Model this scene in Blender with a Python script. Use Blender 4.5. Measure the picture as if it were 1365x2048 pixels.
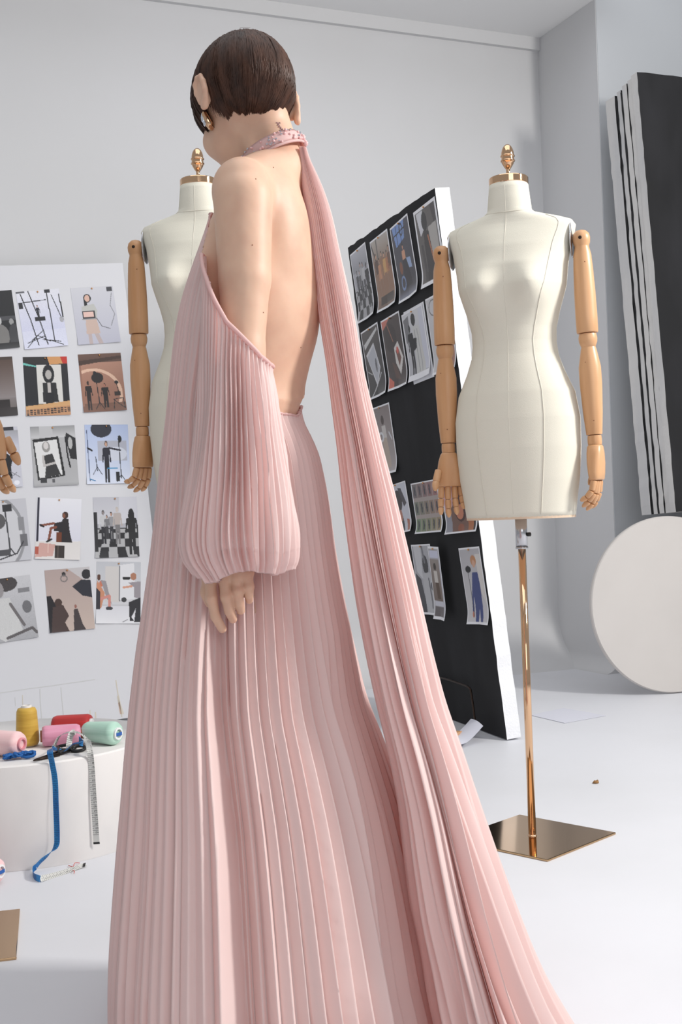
import bpy, bmesh, math, random
import numpy as np
from mathutils import Vector, Matrix, bvhtree
for o in list(bpy.data.objects): bpy.data.objects.remove(o)
C = bpy.context.scene.collection
PI = math.pi
rnd = random.Random(7)

# ------------------------------------------------------------------ camera, world, lights
FPX = 2400.0; CH = .82; ROLL = math.radians(2.1)
RV = np.array([math.cos(ROLL), 0, -math.sin(ROLL)]); UV = np.array([math.sin(ROLL), 0, math.cos(ROLL)])
cam = bpy.data.cameras.new('camera'); co = bpy.data.objects.new('camera', cam); C.objects.link(co)
co.matrix_world = Matrix(((RV[0], UV[0], 0, 0), (RV[1], UV[1], -1, 0), (RV[2], UV[2], 0, CH), (0, 0, 0, 1)))
cam.sensor_fit = 'VERTICAL'; cam.sensor_height = 36; cam.lens = FPX / 2048 * 36
cam.clip_start = .05; cam.clip_end = 60
sc = bpy.context.scene; sc.camera = co
sc.view_settings.view_transform = 'Standard'; sc.view_settings.look = 'None'
sc.view_settings.exposure = 0.0; sc.view_settings.gamma = 1.0; sc.view_settings.use_curve_mapping = False
w = bpy.data.worlds.new('world'); sc.world = w; w.use_nodes = True
bg = w.node_tree.nodes['Background']; bg.inputs[0].default_value = (.93, .96, 1, 1); bg.inputs[1].default_value = .40

def area(name, loc, target, size, sy, power, col=(1, 1, 1)):
    l = bpy.data.lights.new(name, 'AREA'); l.shape = 'RECTANGLE'; l.size = size; l.size_y = sy; l.energy = power; l.color = col
    o = bpy.data.objects.new(name, l); C.objects.link(o); o.location = loc
    o.rotation_euler = (Vector(target) - Vector(loc)).to_track_quat('-Z', 'Y').to_euler(); return o
area('studio_key_light', (3.2, 1.95, 2.75), (.0, 2.2, 1.0), .55, .55, 150, (1, .97, .93))
area('studio_overhead_light', (.3, 2.1, 4.6), (.3, 3.0, 0), 4.0, 3.6, 72, (.97, .98, 1))
area('front_fill_light', (1.1, -2.4, 2.2), (.4, 5, 1.4), 2.4, 2.0, 34, (.97, .98, 1))  # added fill from behind the camera, lifts the exposure of camera-facing sides

# ------------------------------------------------------------------ helpers
def ray(px, py): return np.array([0, 1., 0]) + RV * (px - 682.5) / FPX + UV * (1024 - py) / FPX
def P(px, py, Y): v = ray(px, py) * Y; return Vector((v[0], Y, v[2] + CH))
def srgb(c):
    c = np.asarray(c, float) / 255.; return np.where(c <= .04045, c / 12.92, ((c + .055) / 1.055) ** 2.4)
def mat(name, rgb, rough=.6, metal=0., spec=.5, trans=0., sheen=0., sss=0., noise=None, bump=None, coat=0):
    m = bpy.data.materials.new(name); m.use_nodes = True; nt = m.node_tree; b = nt.nodes['Principled BSDF']
    col = (*srgb(rgb), 1)
    b.inputs['Base Color'].default_value = col; b.inputs['Roughness'].default_value = rough
    b.inputs['Metallic'].default_value = metal; b.inputs['Specular IOR Level'].default_value = spec
    b.inputs['Sheen Weight'].default_value = sheen; b.inputs['Coat Weight'].default_value = coat
    if sss:
        b.inputs['Subsurface Weight'].default_value = sss; b.inputs['Subsurface Radius'].default_value = (1, .35, .2)
        b.inputs['Subsurface Scale'].default_value = .012
    tc = nt.nodes.new('ShaderNodeTexCoord')
    if noise:   # (rgb2, scale tuple, detail, lo, hi)
        mp = nt.nodes.new('ShaderNodeMapping'); mp.inputs['Scale'].default_value = noise[1]
        n = nt.nodes.new('ShaderNodeTexNoise'); n.inputs['Scale'].default_value = 1; n.inputs['Detail'].default_value = noise[2]
        nt.links.new(tc.outputs['Object'], mp.inputs[0]); nt.links.new(mp.outputs[0], n.inputs['Vector'])
        r = nt.nodes.new('ShaderNodeValToRGB'); r.color_ramp.elements[0].position = noise[3]; r.color_ramp.elements[1].position = noise[4]
        r.color_ramp.elements[0].color = col; r.color_ramp.elements[1].color = (*srgb(noise[0]), 1)
        nt.links.new(n.outputs['Fac'], r.inputs[0]); nt.links.new(r.outputs[0], b.inputs['Base Color'])
    if bump:    # (scale tuple, strength, distance)
        mp = nt.nodes.new('ShaderNodeMapping'); mp.inputs['Scale'].default_value = bump[0]
        n = nt.nodes.new('ShaderNodeTexNoise'); n.inputs['Scale'].default_value = 1; n.inputs['Detail'].default_value = 4
        nt.links.new(tc.outputs['Object'], mp.inputs[0]); nt.links.new(mp.outputs[0], n.inputs['Vector'])
        bp = nt.nodes.new('ShaderNodeBump'); bp.inputs['Strength'].default_value = bump[1]; bp.inputs['Distance'].default_value = bump[2]
        nt.links.new(n.outputs['Fac'], bp.inputs['Height']); nt.links.new(bp.outputs[0], b.inputs['Normal'])
    if trans:
        out = nt.nodes['Material Output']; t = nt.nodes.new('ShaderNodeBsdfTranslucent'); t.inputs[0].default_value = (*srgb(trans[1]), 1)
        mx = nt.nodes.new('ShaderNodeMixShader'); mx.inputs[0].default_value = trans[0]
        nt.links.new(b.outputs[0], mx.inputs[1]); nt.links.new(t.outputs[0], mx.inputs[2]); nt.links.new(mx.outputs[0], out.inputs[0])
    return m

def vcol_mat(name, rough=.35):
    m = bpy.data.materials.new(name); m.use_nodes = True; nt = m.node_tree; b = nt.nodes['Principled BSDF']
    a = nt.nodes.new('ShaderNodeAttribute'); a.attribute_name = 'print'
    nt.links.new(a.outputs['Color'], b.inputs['Base Color']); b.inputs['Roughness'].default_value = rough
    return m

M = dict(
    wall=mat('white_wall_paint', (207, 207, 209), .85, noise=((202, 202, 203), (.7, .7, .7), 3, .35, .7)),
    wall2=mat('shaded_wall_paint', (190, 193, 197), .85),  # wall colour darkened to carry the shade beside the leaning boards
    ceil=mat('trim_paint_toned_down', (203, 203, 204), .9), ceil2=mat('ceiling_paint_brightened', (228, 228, 228), .9),  # trim greyed and ceiling lightened in colour to even out their shading
    floor=mat('white_studio_floor', (217, 218, 223), .5, spec=.3, noise=((211, 212, 216), (1.6, 1.6, 1.6), 5, .4, .75)),
    gold=mat('polished_rose_gold', (222, 182, 146), .07, 1.0),
    goldp=mat('polished_bronze_gold', (192, 160, 124), .09, 1.0),
    chrome=mat('brushed_chrome', (190, 190, 194), .22, 1.0),
    linen=mat('cream_linen', (221, 217, 203), .8, spec=.2, bump=((500, 500, 500), .25, .001)),
    seam=mat('cream_seam_thread', (213, 208, 194), .85),
    wood=mat('pale_beech_wood', (212, 166, 124), .38, noise=((192, 142, 98), (26, 26, 2.2), 5, .35, .7)),
    woodd=mat('beech_end_grain', (140, 92, 62), .6),
    black=mat('black_board_paint', (33, 33, 35), .75, spec=.3, noise=((44, 44, 47), (6, 6, 2), 5, .45, .8)),
    foam=mat('white_polystyrene', (236, 237, 240), .8, bump=((160, 160, 160), .5, .003)),
    foamd=mat('aged_polystyrene', (212, 210, 208), .8, noise=((196, 196, 198), (9, 9, 1.2), 4, .4, .75), bump=((160, 160, 60), .4, .003)),
    board=mat('white_foamboard', (216, 216, 220), .7),
    disc=mat('warm_white_disc', (200, 195, 191), .75, noise=((196, 191, 187), (3, 3, 3), 3, .4, .7)),
    plinth=mat('painted_plinth', (232, 229, 227), .75, noise=((219, 217, 216), (7, 7, 3), 5, .5, .8)),
    paper=mat('white_paper', (238, 239, 243), .6), paperl=mat('lilac_paper', (218, 219, 230), .7), paperf=mat('faded_paper', (211, 212, 222), .7),
    prn=vcol_mat('glossy_print'), copper=mat('copper_pin', (214, 160, 110), .25, 1.0),
    dark=mat('dark_steel', (60, 48, 42), .4, .8), blk=mat('black_plastic', (22, 22, 24), .45),
    skin=mat('fair_skin', (218, 180, 155), .5, spec=.35, sss=.2, noise=((208, 166, 143), (22, 22, 22), 3, .4, .75)),
    hair=mat('dark_brown_hair', (80, 52, 39), .50, spec=.28, noise=((50, 33, 26), (50, 50, 20), 4, .35, .7)),
    silk=mat('blush_silk_chiffon', (246, 224, 220), .5, spec=.3, sheen=.15, trans=(.30, (244, 186, 176))),
    silk2=mat('blush_silk_lining', (240, 208, 204), .55, spec=.3, trans=(.3, (238, 168, 158))),
    crystal=mat('cut_crystal', (225, 228, 235), .05, .9),
    bead=mat('pink_bead', (238, 190, 188), .15, coat=.5),
    ink=mat('tattoo_ink', (150, 112, 122), .7), lips=mat('lip_skin', (196, 120, 108), .45), eye=mat('eyelash_brown', (60, 42, 36), .5),
    white=mat('white_plastic', (232, 232, 232), .4), blue=mat('blue_tape', (28, 128, 192), .45, noise=((20, 104, 172), (30, 30, 8), 2, .45, .6)),
    blued=mat('royal_blue_cord', (26, 92, 160), .7), label=mat('blue_label', (40, 92, 168), .5),
    tape=mat('white_tape', (206, 206, 202), .45), tick=mat('tape_ink', (70, 72, 76), .6), tickb=mat('tape_ink_on_blue', (16, 62, 112), .6),
    leaf=mat('dry_leaf', (150, 112, 70), .8), red2=mat('red_thread_end', (206, 90, 80), .7),
)
def thread(name, rgb, rgb2): return mat(name, rgb, .6, sheen=.2, noise=(rgb2, (8, 8, 120), 2, .35, .65), bump=((20, 20, 500), .35, .001))

def mk(name, vs, fs, m, parent=None, smooth=True, mi=None):
    me = bpy.data.meshes.new(name); me.from_pydata([tuple(v) for v in vs], [], [tuple(f) for f in fs])
    ms = m if isinstance(m, (list, tuple)) else [m]
    for x in ms: me.materials.append(x)
    if mi is not None: me.polygons.foreach_set('material_index', mi)
    if smooth: me.polygons.foreach_set('use_smooth', [True] * len(me.polygons))
    me.update(); o = bpy.data.objects.new(name, me); C.objects.link(o)
    if parent: o.parent = parent
    return o
class MB:
    def __init__(s): s.v = []; s.f = []; s.m = []
    def add(s, vs, fs, mi=0):
        k = len(s.v); s.v += [tuple(v) for v in vs]; s.f += [tuple(i + k for i in f) for f in fs]; s.m += [mi] * len(fs)
    def box(s, lo, hi, mi=0, T=None):
        x0, y0, z0 = lo; x1, y1, z1 = hi
        v = [Vector(q) for q in ((x0,y0,z0),(x1,y0,z0),(x1,y1,z0),(x0,y1,z0),(x0,y0,z1),(x1,y0,z1),(x1,y1,z1),(x0,y1,z1))]
        if T: v = [T @ q for q in v]
        s.add(v, [(0,3,2,1),(4,5,6,7),(0,1,5,4),(1,2,6,5),(2,3,7,6),(3,0,4,7)], mi)
    def loft(s, rings, mi=0, cap=True, closed=True):
        n = len(rings[0]); vs = [p for r in rings for p in r]; fs = []
        for i in range(len(rings) - 1):
            for j in range(n if closed else n - 1):
                k = (j + 1) % n; fs.append((i*n+j, i*n+k, (i+1)*n+k, (i+1)*n+j))
        if cap: fs.append(tuple(range(n))[::-1]); fs.append(tuple((len(rings)-1)*n + j for j in range(n)))
        s.add(vs, fs, mi)
    def lathe(s, prof, n=24, T=None, mi=0, ell=1.0):
        rings = []
        for r, z in prof:
            rg = [Vector((r*math.cos(2*PI*j/n), r*ell*math.sin(2*PI*j/n), z)) for j in range(n)]
            rings.append([T @ q for q in rg] if T else rg)
        s.loft(rings, mi)
    def tube(s, pts, r, n=8, mi=0):
        pts = [Vector(p) for p in pts]; rs = r if isinstance(r, (list, tuple)) else [r]*len(pts); rings = []
        up = Vector((.31, .17, .93)); d0 = (pts[1]-pts[0]).normalized(); a = d0.cross(up).normalized()
        for i, p in enumerate(pts):
            d = (pts[min(i+1, len(pts)-1)] - pts[max(i-1, 0)]).normalized()
            a = (a - d * a.dot(d)).normalized(); b = d.cross(a)
            rings.append([p + (a*math.cos(2*PI*j/n) + b*math.sin(2*PI*j/n)) * rs[i] for j in range(n)])
        s.loft(rings, mi)
    def ball(s, c, r, n=12, mi=0, sc=(1,1,1), T=None):
        c = Vector(c); rings = []
        for i in range(n//2 + 1):
            t = PI * max(.02, min(.98, i / (n//2))); 
            rg = [Vector((math.sin(t)*math.cos(2*PI*j/n)*r*sc[0], math.sin(t)*math.sin(2*PI*j/n)*r*sc[1], math.cos(t)*r*sc[2])) for j in range(n)]
            rings.append([c + (T @ q if T else q) for q in rg])
        s.loft(rings, mi)
    def build(s, name, m, parent=None, smooth=True):
        return mk(name, s.v, s.f, m, parent, smooth, s.m)
def auto(o, deg=40):   # keep hard edges crisp
    me = o.data
    bm = bmesh.new(); bm.from_mesh(me); bmesh.ops.recalc_face_normals(bm, faces=bm.faces)
    for e in bm.edges:
        if len(e.link_faces) == 2 and e.calc_face_angle(0) > math.radians(deg): e.smooth = False
    bm.to_mesh(me); bm.free(); return o
def tag(o, label=None, cat=None, group=None, kind=None):
    if label: o['label'] = label
    if cat: o['category'] = cat
    if group: o['group'] = group
    if kind: o['kind'] = kind
    return o
def empty(name, loc, rz=0, **k):
    o = bpy.data.objects.new(name, None); C.objects.link(o); o.location = loc; o.rotation_euler = (0, 0, rz); o.empty_display_size = .1
    return tag(o, **k)
def interp(x, xs, ys): return float(np.interp(x, xs, ys))
def spline(pts, n):   # Catmull-Rom through points
    pts = [Vector(p) for p in pts]; q = [pts[0]*2 - pts[1]] + pts + [pts[-1]*2 - pts[-2]]; out = []
    m = len(pts) - 1
    for i in range(n):
        t = i / (n-1) * m; k = min(int(t), m-1); u = t - k; a, b, c, d = q[k:k+4]
        out.append(.5*((2*b) + (c-a)*u + (2*a-5*b+4*c-d)*u*u + (3*b-a-3*c+d)*u**3))
    return out
def bevel(o, w_, seg=2):
    bm = bmesh.new(); bm.from_mesh(o.data)
    bmesh.ops.bevel(bm, geom=[e for e in bm.edges if e.calc_face_angle(0) > .6], offset=w_, segments=seg, affect='EDGES', profile=.6)
    bm.to_mesh(o.data); bm.free(); return o

# ------------------------------------------------------------------ the room
WD = Vector((math.cos(math.radians(22.5)), math.sin(math.radians(22.5)), 0))       # back wall direction, receding to the right
WN = Vector((WD.y, -WD.x, 0))                                                   # towards the camera
K1 = Vector((1.107, 6.22, 0)); K2 = K1 + WN * .519                               # concave and convex corners
K0 = K1 - WD * 4.6; K3 = K2 + WD * 2.2
CR = .26
def wall(name, a, b, n, m, h=4.2, cove=CR, ext=(0, 0)):
    d = (b - a).normalized(); a = a - d*ext[0]; b = b + d*ext[1]; prof = []
    for i in range(13):
        t = i/12*PI/2; prof.append((cove*(1-math.sin(t)), cove*(1-math.cos(t))))
    prof.append((0, h)); prof.append((-.12, h)); prof.append((-.12, -.02)); prof.append((cove, -.02))
    rings = [[p + n*u + Vector((0, 0, z)) for u, z in prof] for p in (a, b)]
    mb = MB(); mb.loft(rings, 0, True, True); o = mb.build(name, m, None, True); auto(o, 30); return tag(o, kind='structure')
wall('wall_back', K0, K1, WN, M['wall'], 3.24, ext=(0, .12))
wall('wall_side', K1, K2, -WD, M['wall'], 4.2, cove=.08, ext=(.1, -.003))
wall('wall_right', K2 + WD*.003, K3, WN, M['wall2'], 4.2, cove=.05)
mb = MB(); mb.box((-7, -5, -.05), (7, 8.5, 0)); tag(mb.build('floor', M['floor'], None, False), kind='structure')
mb = MB()
q = [K0 + WN*.75, K1 + WN*.75 + WD*.0, K1 - WN*.2, K0 - WN*.2]
mb.loft([[p + Vector((0, 0, 3.23)) for p in q], [p + Vector((0, 0, 3.33)) for p in q]]); tag(mb.build('ceiling', M['ceil2'], None, False), kind='structure')
mb = MB(); q = [K0 + WN*.025, K1 + WN*.025 - WD*.001, K1 - WN*.01, K0 - WN*.01]
mb.loft([[p + Vector((0, 0, 3.165)) for p in q], [p + Vector((0, 0, 3.23)) for p in q]]); tag(mb.build('trim_1', M['ceil'], None, False), kind='structure')

# ------------------------------------------------------------------ boards
def frame(yaw, tilt, roll=0):
    u = Vector((math.cos(yaw), math.sin(yaw), 0)); n = Vector((math.sin(yaw), -math.cos(yaw), 0)); z = Vector((0, 0, 1))
    v = z*math.cos(tilt) - n*math.sin(tilt)
    u2 = u*math.cos(roll) + v*math.sin(roll); v2 = -u*math.sin(roll) + v*math.cos(roll)
    return u2, v2, u2.cross(v2)      # third: outward normal towards the viewer side
def slab(mb, O, u, v, n, s0, s1, t0, t1, th, rough=0., seed=0, mi=(0, 1)):
    """a board with its front face at n=0 and its back at -th; ragged edges"""
    r = random.Random(seed); ns, nt_ = 2, 46
    per = []
    for i in range(nt_): per.append((s1 + (r.random()-.5)*rough, t0 + (t1-t0)*i/nt_))
    for i in range(24): per.append((s1 + (s0-s1)*i/24, t1 + (r.random()-.5)*rough))
    for i in range(nt_): per.append((s0 + (r.random()-.5)*rough, t1 + (t0-t1)*i/nt_))
    for i in range(24): per.append((s0 + (s1-s0)*i/24, t0))
    k = len(per); A = [O + u*s + v*max(t, t0) for s, t in per]; per2 = [(s + (r.random()-.5)*rough*.3, t) for s, t in per]
    B = [O + u*s + v*max(t, t0) - n*th for s, t in per2]
    mb.add(A, [tuple(range(k))], mi[0]); mb.add(B, [tuple(range(k))[::-1]], mi[1])
    mb.add(A + B, [(i, i+k, (i+1) % k + k, (i+1) % k) for i in range(k)], mi[1])

bu, bv, bn = frame(math.radians(-71.4), math.radians(-5.8), math.radians(.2)); BO = Vector((.551, 4.188, 0.004))
mb = MB(); slab(mb, BO, bu, bv, bn, -.925, 0, 0, 1.93, .055, .006, 3); o = mb.build('polystyrene_board', [M['black'], M['foam']], None, False)
tag(o, 'tall thick polystyrene board, black painted face full of pinned prints, behind the right dress form', 'board')
lu, lv, ln = frame(.29, .18, .049); LO = Vector((-1.017, 4.875, 0.06))
mb = MB(); slab(mb, LO, lu, lv, ln, -.58, .30, -.055, 1.905, .012, .001, 5, (0, 0)); o = mb.build('pinboard', [M['board']], None, False)
tag(o, 'white pinboard leaning on the wall at left, covered in rows of photo prints', 'board')
# lower joint line and worn streaks of the pinboard are thin raised marks on its surface
def on_plane(px, py, O, u, v, n, off=0.):
    d = Vector(ray(px, py)); c = Vector((0, 0, CH)); t = (O + n*off - c).dot(n) / d.dot(n); p = c + d*t
    return p, (p-O).dot(u), (p-O).dot(v)
SM = [mat('tan_scuff', (212, 204, 190), .9), mat('rust_scuff', (204, 176, 158), .9), mat('grey_scuff', (206, 206, 205), .9)]
for (pts, wd, mi) in [([(232,1360),(238,1400),(244,1434)], .004, 0), ([(236,1392),(240,1410),(246,1428)], .009, 0), ([(238,1405),(242,1428)], .007, 1),
                      ([(122,1375),(124,1400),(128,1438)], .003, 2), ([(80,1378),(81,1405),(84,1445)], .003, 2), ([(45,1390),(46,1418)], .0025, 0),
                      ([(180,1420),(181,1440)], .004, 0), ([(191,1424),(192,1442)], .005, 0), ([(30,1395),(31,1412)], .002, 2), ([(0,1386),(60,1377),(100,1372),(190,1359)], .0022, 2)]:
    P3 = [on_plane(x, y, LO, lu, lv, ln, .0008)[0] for x, y in pts]
    ds = [((P3[min(i+1, len(P3)-1)] - P3[max(i-1, 0)]).normalized().cross(ln))*wd*.5 for i in range(len(P3))]; mb = MB()
    mb.loft([[p - d - ln*.0006, p + d - ln*.0006, p + d, p - d] for p, d in zip(P3, ds)]); mb.build('worn_streak', SM[mi], bpy.data.objects['pinboard'], False)
# stack of boards leaning on the right wall
su, sv, sn = frame(math.radians(22.8), math.radians(2.7), .027)
SD = 5.30; SO = P(1353, 1024, SD); SO_ = SO.copy()
vl = (SO - P(1275, 147, SD*1.05)).length
th = [.044, .036, .036, .032, .073]; cols = ['foamd', 'foamd', 'foamd', 'foamd', 'foamd']
labs = ['front board of the stack at right, broad black face towards the room', 'second board of the leaning stack, white edge just behind the black face',
        'middle board of the leaning stack, white edge beside the wide black line', 'fourth board of the leaning stack, white edge between two black lines',
        'rearmost and thickest white board of the leaning stack, nearest the wall']
off = 0
for i, t in enumerate(th):
    mb = MB(); T0 = SO - sn*off
    hh = 1.974 - i*.010
    slab(mb, T0 + su*(.004*(i % 2)), su, sv, sn, -.0, 1.2, 0, hh, t - .002, .005, 20+i, (0, 1))
    o = mb.build('polystyrene_board', [M['black'], M[cols[i]]], None, False)
    tag(o, labs[i], 'board', 'boards leaning together at the right wall')
    off += t + (.0, .0, .016, .010, 0)[i]
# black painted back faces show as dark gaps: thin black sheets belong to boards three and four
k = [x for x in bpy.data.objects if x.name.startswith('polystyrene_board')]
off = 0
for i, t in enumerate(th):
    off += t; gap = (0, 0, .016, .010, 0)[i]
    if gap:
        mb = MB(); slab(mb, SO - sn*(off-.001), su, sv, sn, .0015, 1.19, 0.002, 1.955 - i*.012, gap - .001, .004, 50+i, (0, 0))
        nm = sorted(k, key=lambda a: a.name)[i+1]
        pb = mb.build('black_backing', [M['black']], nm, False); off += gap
# low white box that carries the stack, hidden behind the round panel
mb = MB(); c0 = SO + su*.06 - sn*.0; 
q = [c0 + sn*.02, c0 + su*1.15 + sn*.02, c0 + su*1.15 - sn*.30, c0 - sn*.30]
q = [Vector((p.x, p.y, 0)) for p in q]; zt = min(SO.z, CH - .075) - .004
mb.loft([q, [p + Vector((0, 0, SO.z - .055)) for p in q]]); tag(mb.build('white_box', M['plinth'], None, False), 'tall white box carrying the leaning boards behind the round disc', 'box')
# round panel
rc = P(1344, 1208, 5.1); R_ = .375
ru, rv, rn = frame(math.radians(14), math.radians(3), 0)
mb = MB(); rings = []
for (rr, dn) in ((R_*.97, -.0), (R_*.99, 0.0), (R_, -.006), (R_, -.022), (R_*.985, -.026)):
    rings.append([rc + (ru*math.cos(a)*.985 + rv*math.sin(a))*rr + rn*dn for a in [2*PI*j/128 for j in range(128)]])
zmin = min(p.z for r_ in rings for p in r_)
rings = [[p - Vector((0, 0, zmin - .002)) for p in r_] for r_ in rings]
mb.loft(rings); tag(auto(mb.build('flat_disc', M['disc']), 30), 'large round off-white disc standing on edge below the leaning boards', 'disc')

# ------------------------------------------------------------------ photo prints
class Img:
    def __init__(s, W=84, H=112, bg_=(225, 226, 232)):
        s.W, s.H = W, H; s.a = np.zeros((H, W, 3)); s.a[:] = bg_
        s.Y, s.X = np.mgrid[0:H, 0:W]; s.X = (s.X + .5)/W; s.Y = (s.Y + .5)/H
    def mask(s, m, c, al=1.): s.a[m] = s.a[m]*(1-al) + np.array(c)*al
    def r(s, x0, y0, x1, y1, c, al=1.): s.mask((s.X >= x0) & (s.X < x1) & (s.Y >= y0) & (s.Y < y1), c, al)
    def e(s, x, y, a, b, c, al=1.): s.mask(((s.X-x)/a)**2 + ((s.Y-y)/b)**2 < 1, c, al)
    def ring(s, x, y, a, b, t, c): 
        d = np.sqrt(((s.X-x)/a)**2 + ((s.Y-y)/b)**2); s.mask(abs(d-1) < t, c)
    def l(s, pts, c, w_=.012, al=1.):
        for (x0, y0), (x1, y1) in zip(pts, pts[1:]):
            dx, dy = x1-x0, (y1-y0)*1.33; L = dx*dx+dy*dy+1e-9
            t = np.clip(((s.X-x0)*dx + (s.Y-y0)*1.33*dy)/L, 0, 1)
            s.mask(np.hypot(s.X-x0-t*dx, (s.Y-y0)*1.33-t*dy) < w_, c, al)
    def p(s, pts, c, al=1.):
        m = np.zeros(s.X.shape, bool); n = len(pts)
        for i in range(n):
            x0, y0 = pts[i]; x1, y1 = pts[(i+1) % n]
            cnd = ((y0 > s.Y) != (y1 > s.Y)) & (s.X < (x1-x0)*(s.Y-y0)/((y1-y0) + 1e-12) + x0); m ^= cnd
        s.mask(m, c, al)
    def g(s, c0, c1, y0=0, y1=1):
        t = np.clip((s.Y-y0)/(y1-y0), 0, 1)[..., None]; m = (s.Y >= y0) & (s.Y < y1); s.a[m] = (np.array(c0)*(1-t) + np.array(c1)*t)[m]
    def fig(s, x, y, h, top=(40, 40, 44), leg=(30, 30, 34), skin=(190, 150, 130), hair=(30, 26, 26), ww=.3):
        """standing figure, y = top of head, h = height"""
        w_ = h*ww*.5
        s.e(x, y+h*.07, h*.05, h*.075, hair); s.e(x, y+h*.085, h*.036, h*.052, skin)
        s.p([(x-w_*.8, y+h*.16), (x+w_*.8, y+h*.16), (x+w_*.62, y+h*.5), (x-w_*.62, y+h*.5)], top)
        s.l([(x-w_*.8, y+h*.19), (x-w_*1.05, y+h*.5)], top, h*.022); s.l([(x+w_*.8, y+h*.19), (x+w_*1.05, y+h*.5)], top, h*.022)
        s.p([(x-w_*.62, y+h*.48), (x+w_*.62, y+h*.48), (x+w_*.6, y+h), (x+w_*.15, y+h), (x, y+h*.6), (x-w_*.15, y+h), (x-w_*.6, y+h)], leg)
    def checker(s, y0, c0, c1, n=7, sh=.35):
        t = (s.Y-y0)/(1-y0); m = s.Y > y0; k = (np.floor((s.X+t*sh)*n*(1-.35*t)) + np.floor(np.sqrt(np.clip(t, 0, 1))*5)) % 2
        s.mask(m & (k == 0), c0); s.mask(m & (k == 1), c1)
    def border(s, b=.035, c=(240, 240, 244), bot=None):
        s.mask((s.X < b) | (s.X > 1-b) | (s.Y < b*.8) | (s.Y > 1-(bot or b*.8)), c)
    def noise(s, k, seed): s.a += np.random.RandomState(seed).randn(s.H, s.W, 1)*k
def stand(i, x, y0, y1, c=(28, 28, 34), w_=.01, sp=.1):
    i.l([(x-.03, y0), (x, y1-.06)], c, w_); i.l([(x, y1-.12), (x-sp, y1)], c, w_*.8); i.l([(x, y1-.12), (x+sp, y1)], c, w_*.8)
K = (26, 26, 30)
def a_l11():
    i = Img(bg_=(24, 24, 27)); i.r(0, .45, 1, .52, (70, 70, 74)); i.e(.62, .52, .06, .07, (190, 190, 190)); i.e(.62, .78, .2, .2, (120, 118, 116)); i.e(.9, .55, .05, .06, (150, 150, 150)); i.e(.93, .8, .12, .22, (60, 60, 64)); i.g((24, 24, 27), (60, 60, 62), .9, 1); return i
def a_l12():
    i = Img(bg_=(214, 216, 234)); i.g((222, 222, 230), (206, 208, 230), 0, .7); i.r(.0, .0, .2, .035, (90, 90, 96)); i.r(.66, 0, .78, .06, (40, 40, 46))
    for x, y0, x2, y2 in ((.1,.05,.34,.95),(.28,0,.55,.95),(.7,0,.72,.92),(.98,.1,.99,.5)): i.l([(x,y0),(x2*.6+x*.4,.5),(x2,y2)], K, .012)
    i.l([(.12,.2),(.66,.18)], K, .01); i.r(.02,.2,.12,.3,(40,40,46)); i.fig(.44,.26,.28,(34,36,48),(30,30,36)); i.r(.34,.46,.58,.54,(30,30,36))
    for a in ((.34,.78,.08,.98),(.34,.78,.62,.9),(.5,.7,.2,.86),(.45,.86,.85,.92),(.62,.88,.9,.98),(.1,.9,.5,.8)): i.l([a[:2],a[2:]], K, .009)
    i.e(.95,.54,.05,.05,(170,170,176)); i.l([(.8,.1),(.95,.5)], K, .009); i.noise(3, 1); return i
def a_l13():
    i = Img(bg_=(196, 196, 206)); i.g((204, 204, 210), (186, 186, 200)); i.r(.84,.02,.98,.1,(60,60,66)); i.l([(.95,.12),(.88,.35),(.96,.5),(.84,.7)], (130,130,136), .008)
    i.e(.36,.2,.09,.075,K); i.r(.27,.2,.34,.33,K); i.e(.36,.2,.06,.06,(214,176,160)); i.p([(.2,.34),(.5,.3),(.56,.42),(.52,.58),(.2,.58)], (188,188,184))
    i.r(.2,.42,.5,.55,(50,48,52)); i.r(.23,.435,.47,.53,(226,190,180)); i.r(.18,.55,.52,.575,(150,150,154)); i.p([(.26,.57),(.52,.57),(.56,.82),(.24,.82)], (200,176,164))
    i.r(.27,.82,.36,1,(186,170,168)); i.p([(.42,.82),(.52,.82),(.6,1),(.5,1)], (186,170,168)); i.l([(.52,.55),(.62,.7),(.8,.75)], (90,90,96), .008); return i
def a_l21():
    i = Img(bg_=(70,58,52)); i.g((84,66,58), (140,132,132), .05, .7); i.g((130,122,122), (90,82,80), .7, 1); i.r(.4,.72,.86,1,(40,34,34)); i.r(0,.86,1,1,(46,40,40)); return i
def a_l22():
    i = Img(bg_=(30,30,36)); i.r(0,0,.55,.12,(40,36,36)); i.p([(.55,0),(1,0),(1,.12),(.6,.14)], (206,150,96)); i.p([(.85,0),(1,0),(1,.13),(.9,.12)], (190,50,40)); i.p([(.0,.1),(.3,.16),(.3,.18),(0,.14)],(110,190,180))
    i.r(.3,.14,.86,.8,(214,212,208)); i.e(.56,.3,.13,.16,K); i.e(.56,.31,.07,.08,(176,172,168)); i.p([(.42,.45),(.72,.45),(.76,.78),(.4,.78)], (34,34,36)); i.r(.52,.45,.6,.62,(190,184,180)); i.r(.33,.42,.42,.58,(210,208,204)); i.r(.46,.62,.66,.8,(26,26,30))
    i.p([(0,.84),(1,.76),(1,.86),(0,.92)], (206,160,110)); i.p([(0,.9),(1,.84),(1,1),(0,1)], (190,140,100))
    for a in range(13):
        for b in range(3): i.r(.02+a*.077, .91+b*.033-.004*a, .075+a*.077, .932+b*.033-.004*a, (54,44,42))
    return i
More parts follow.
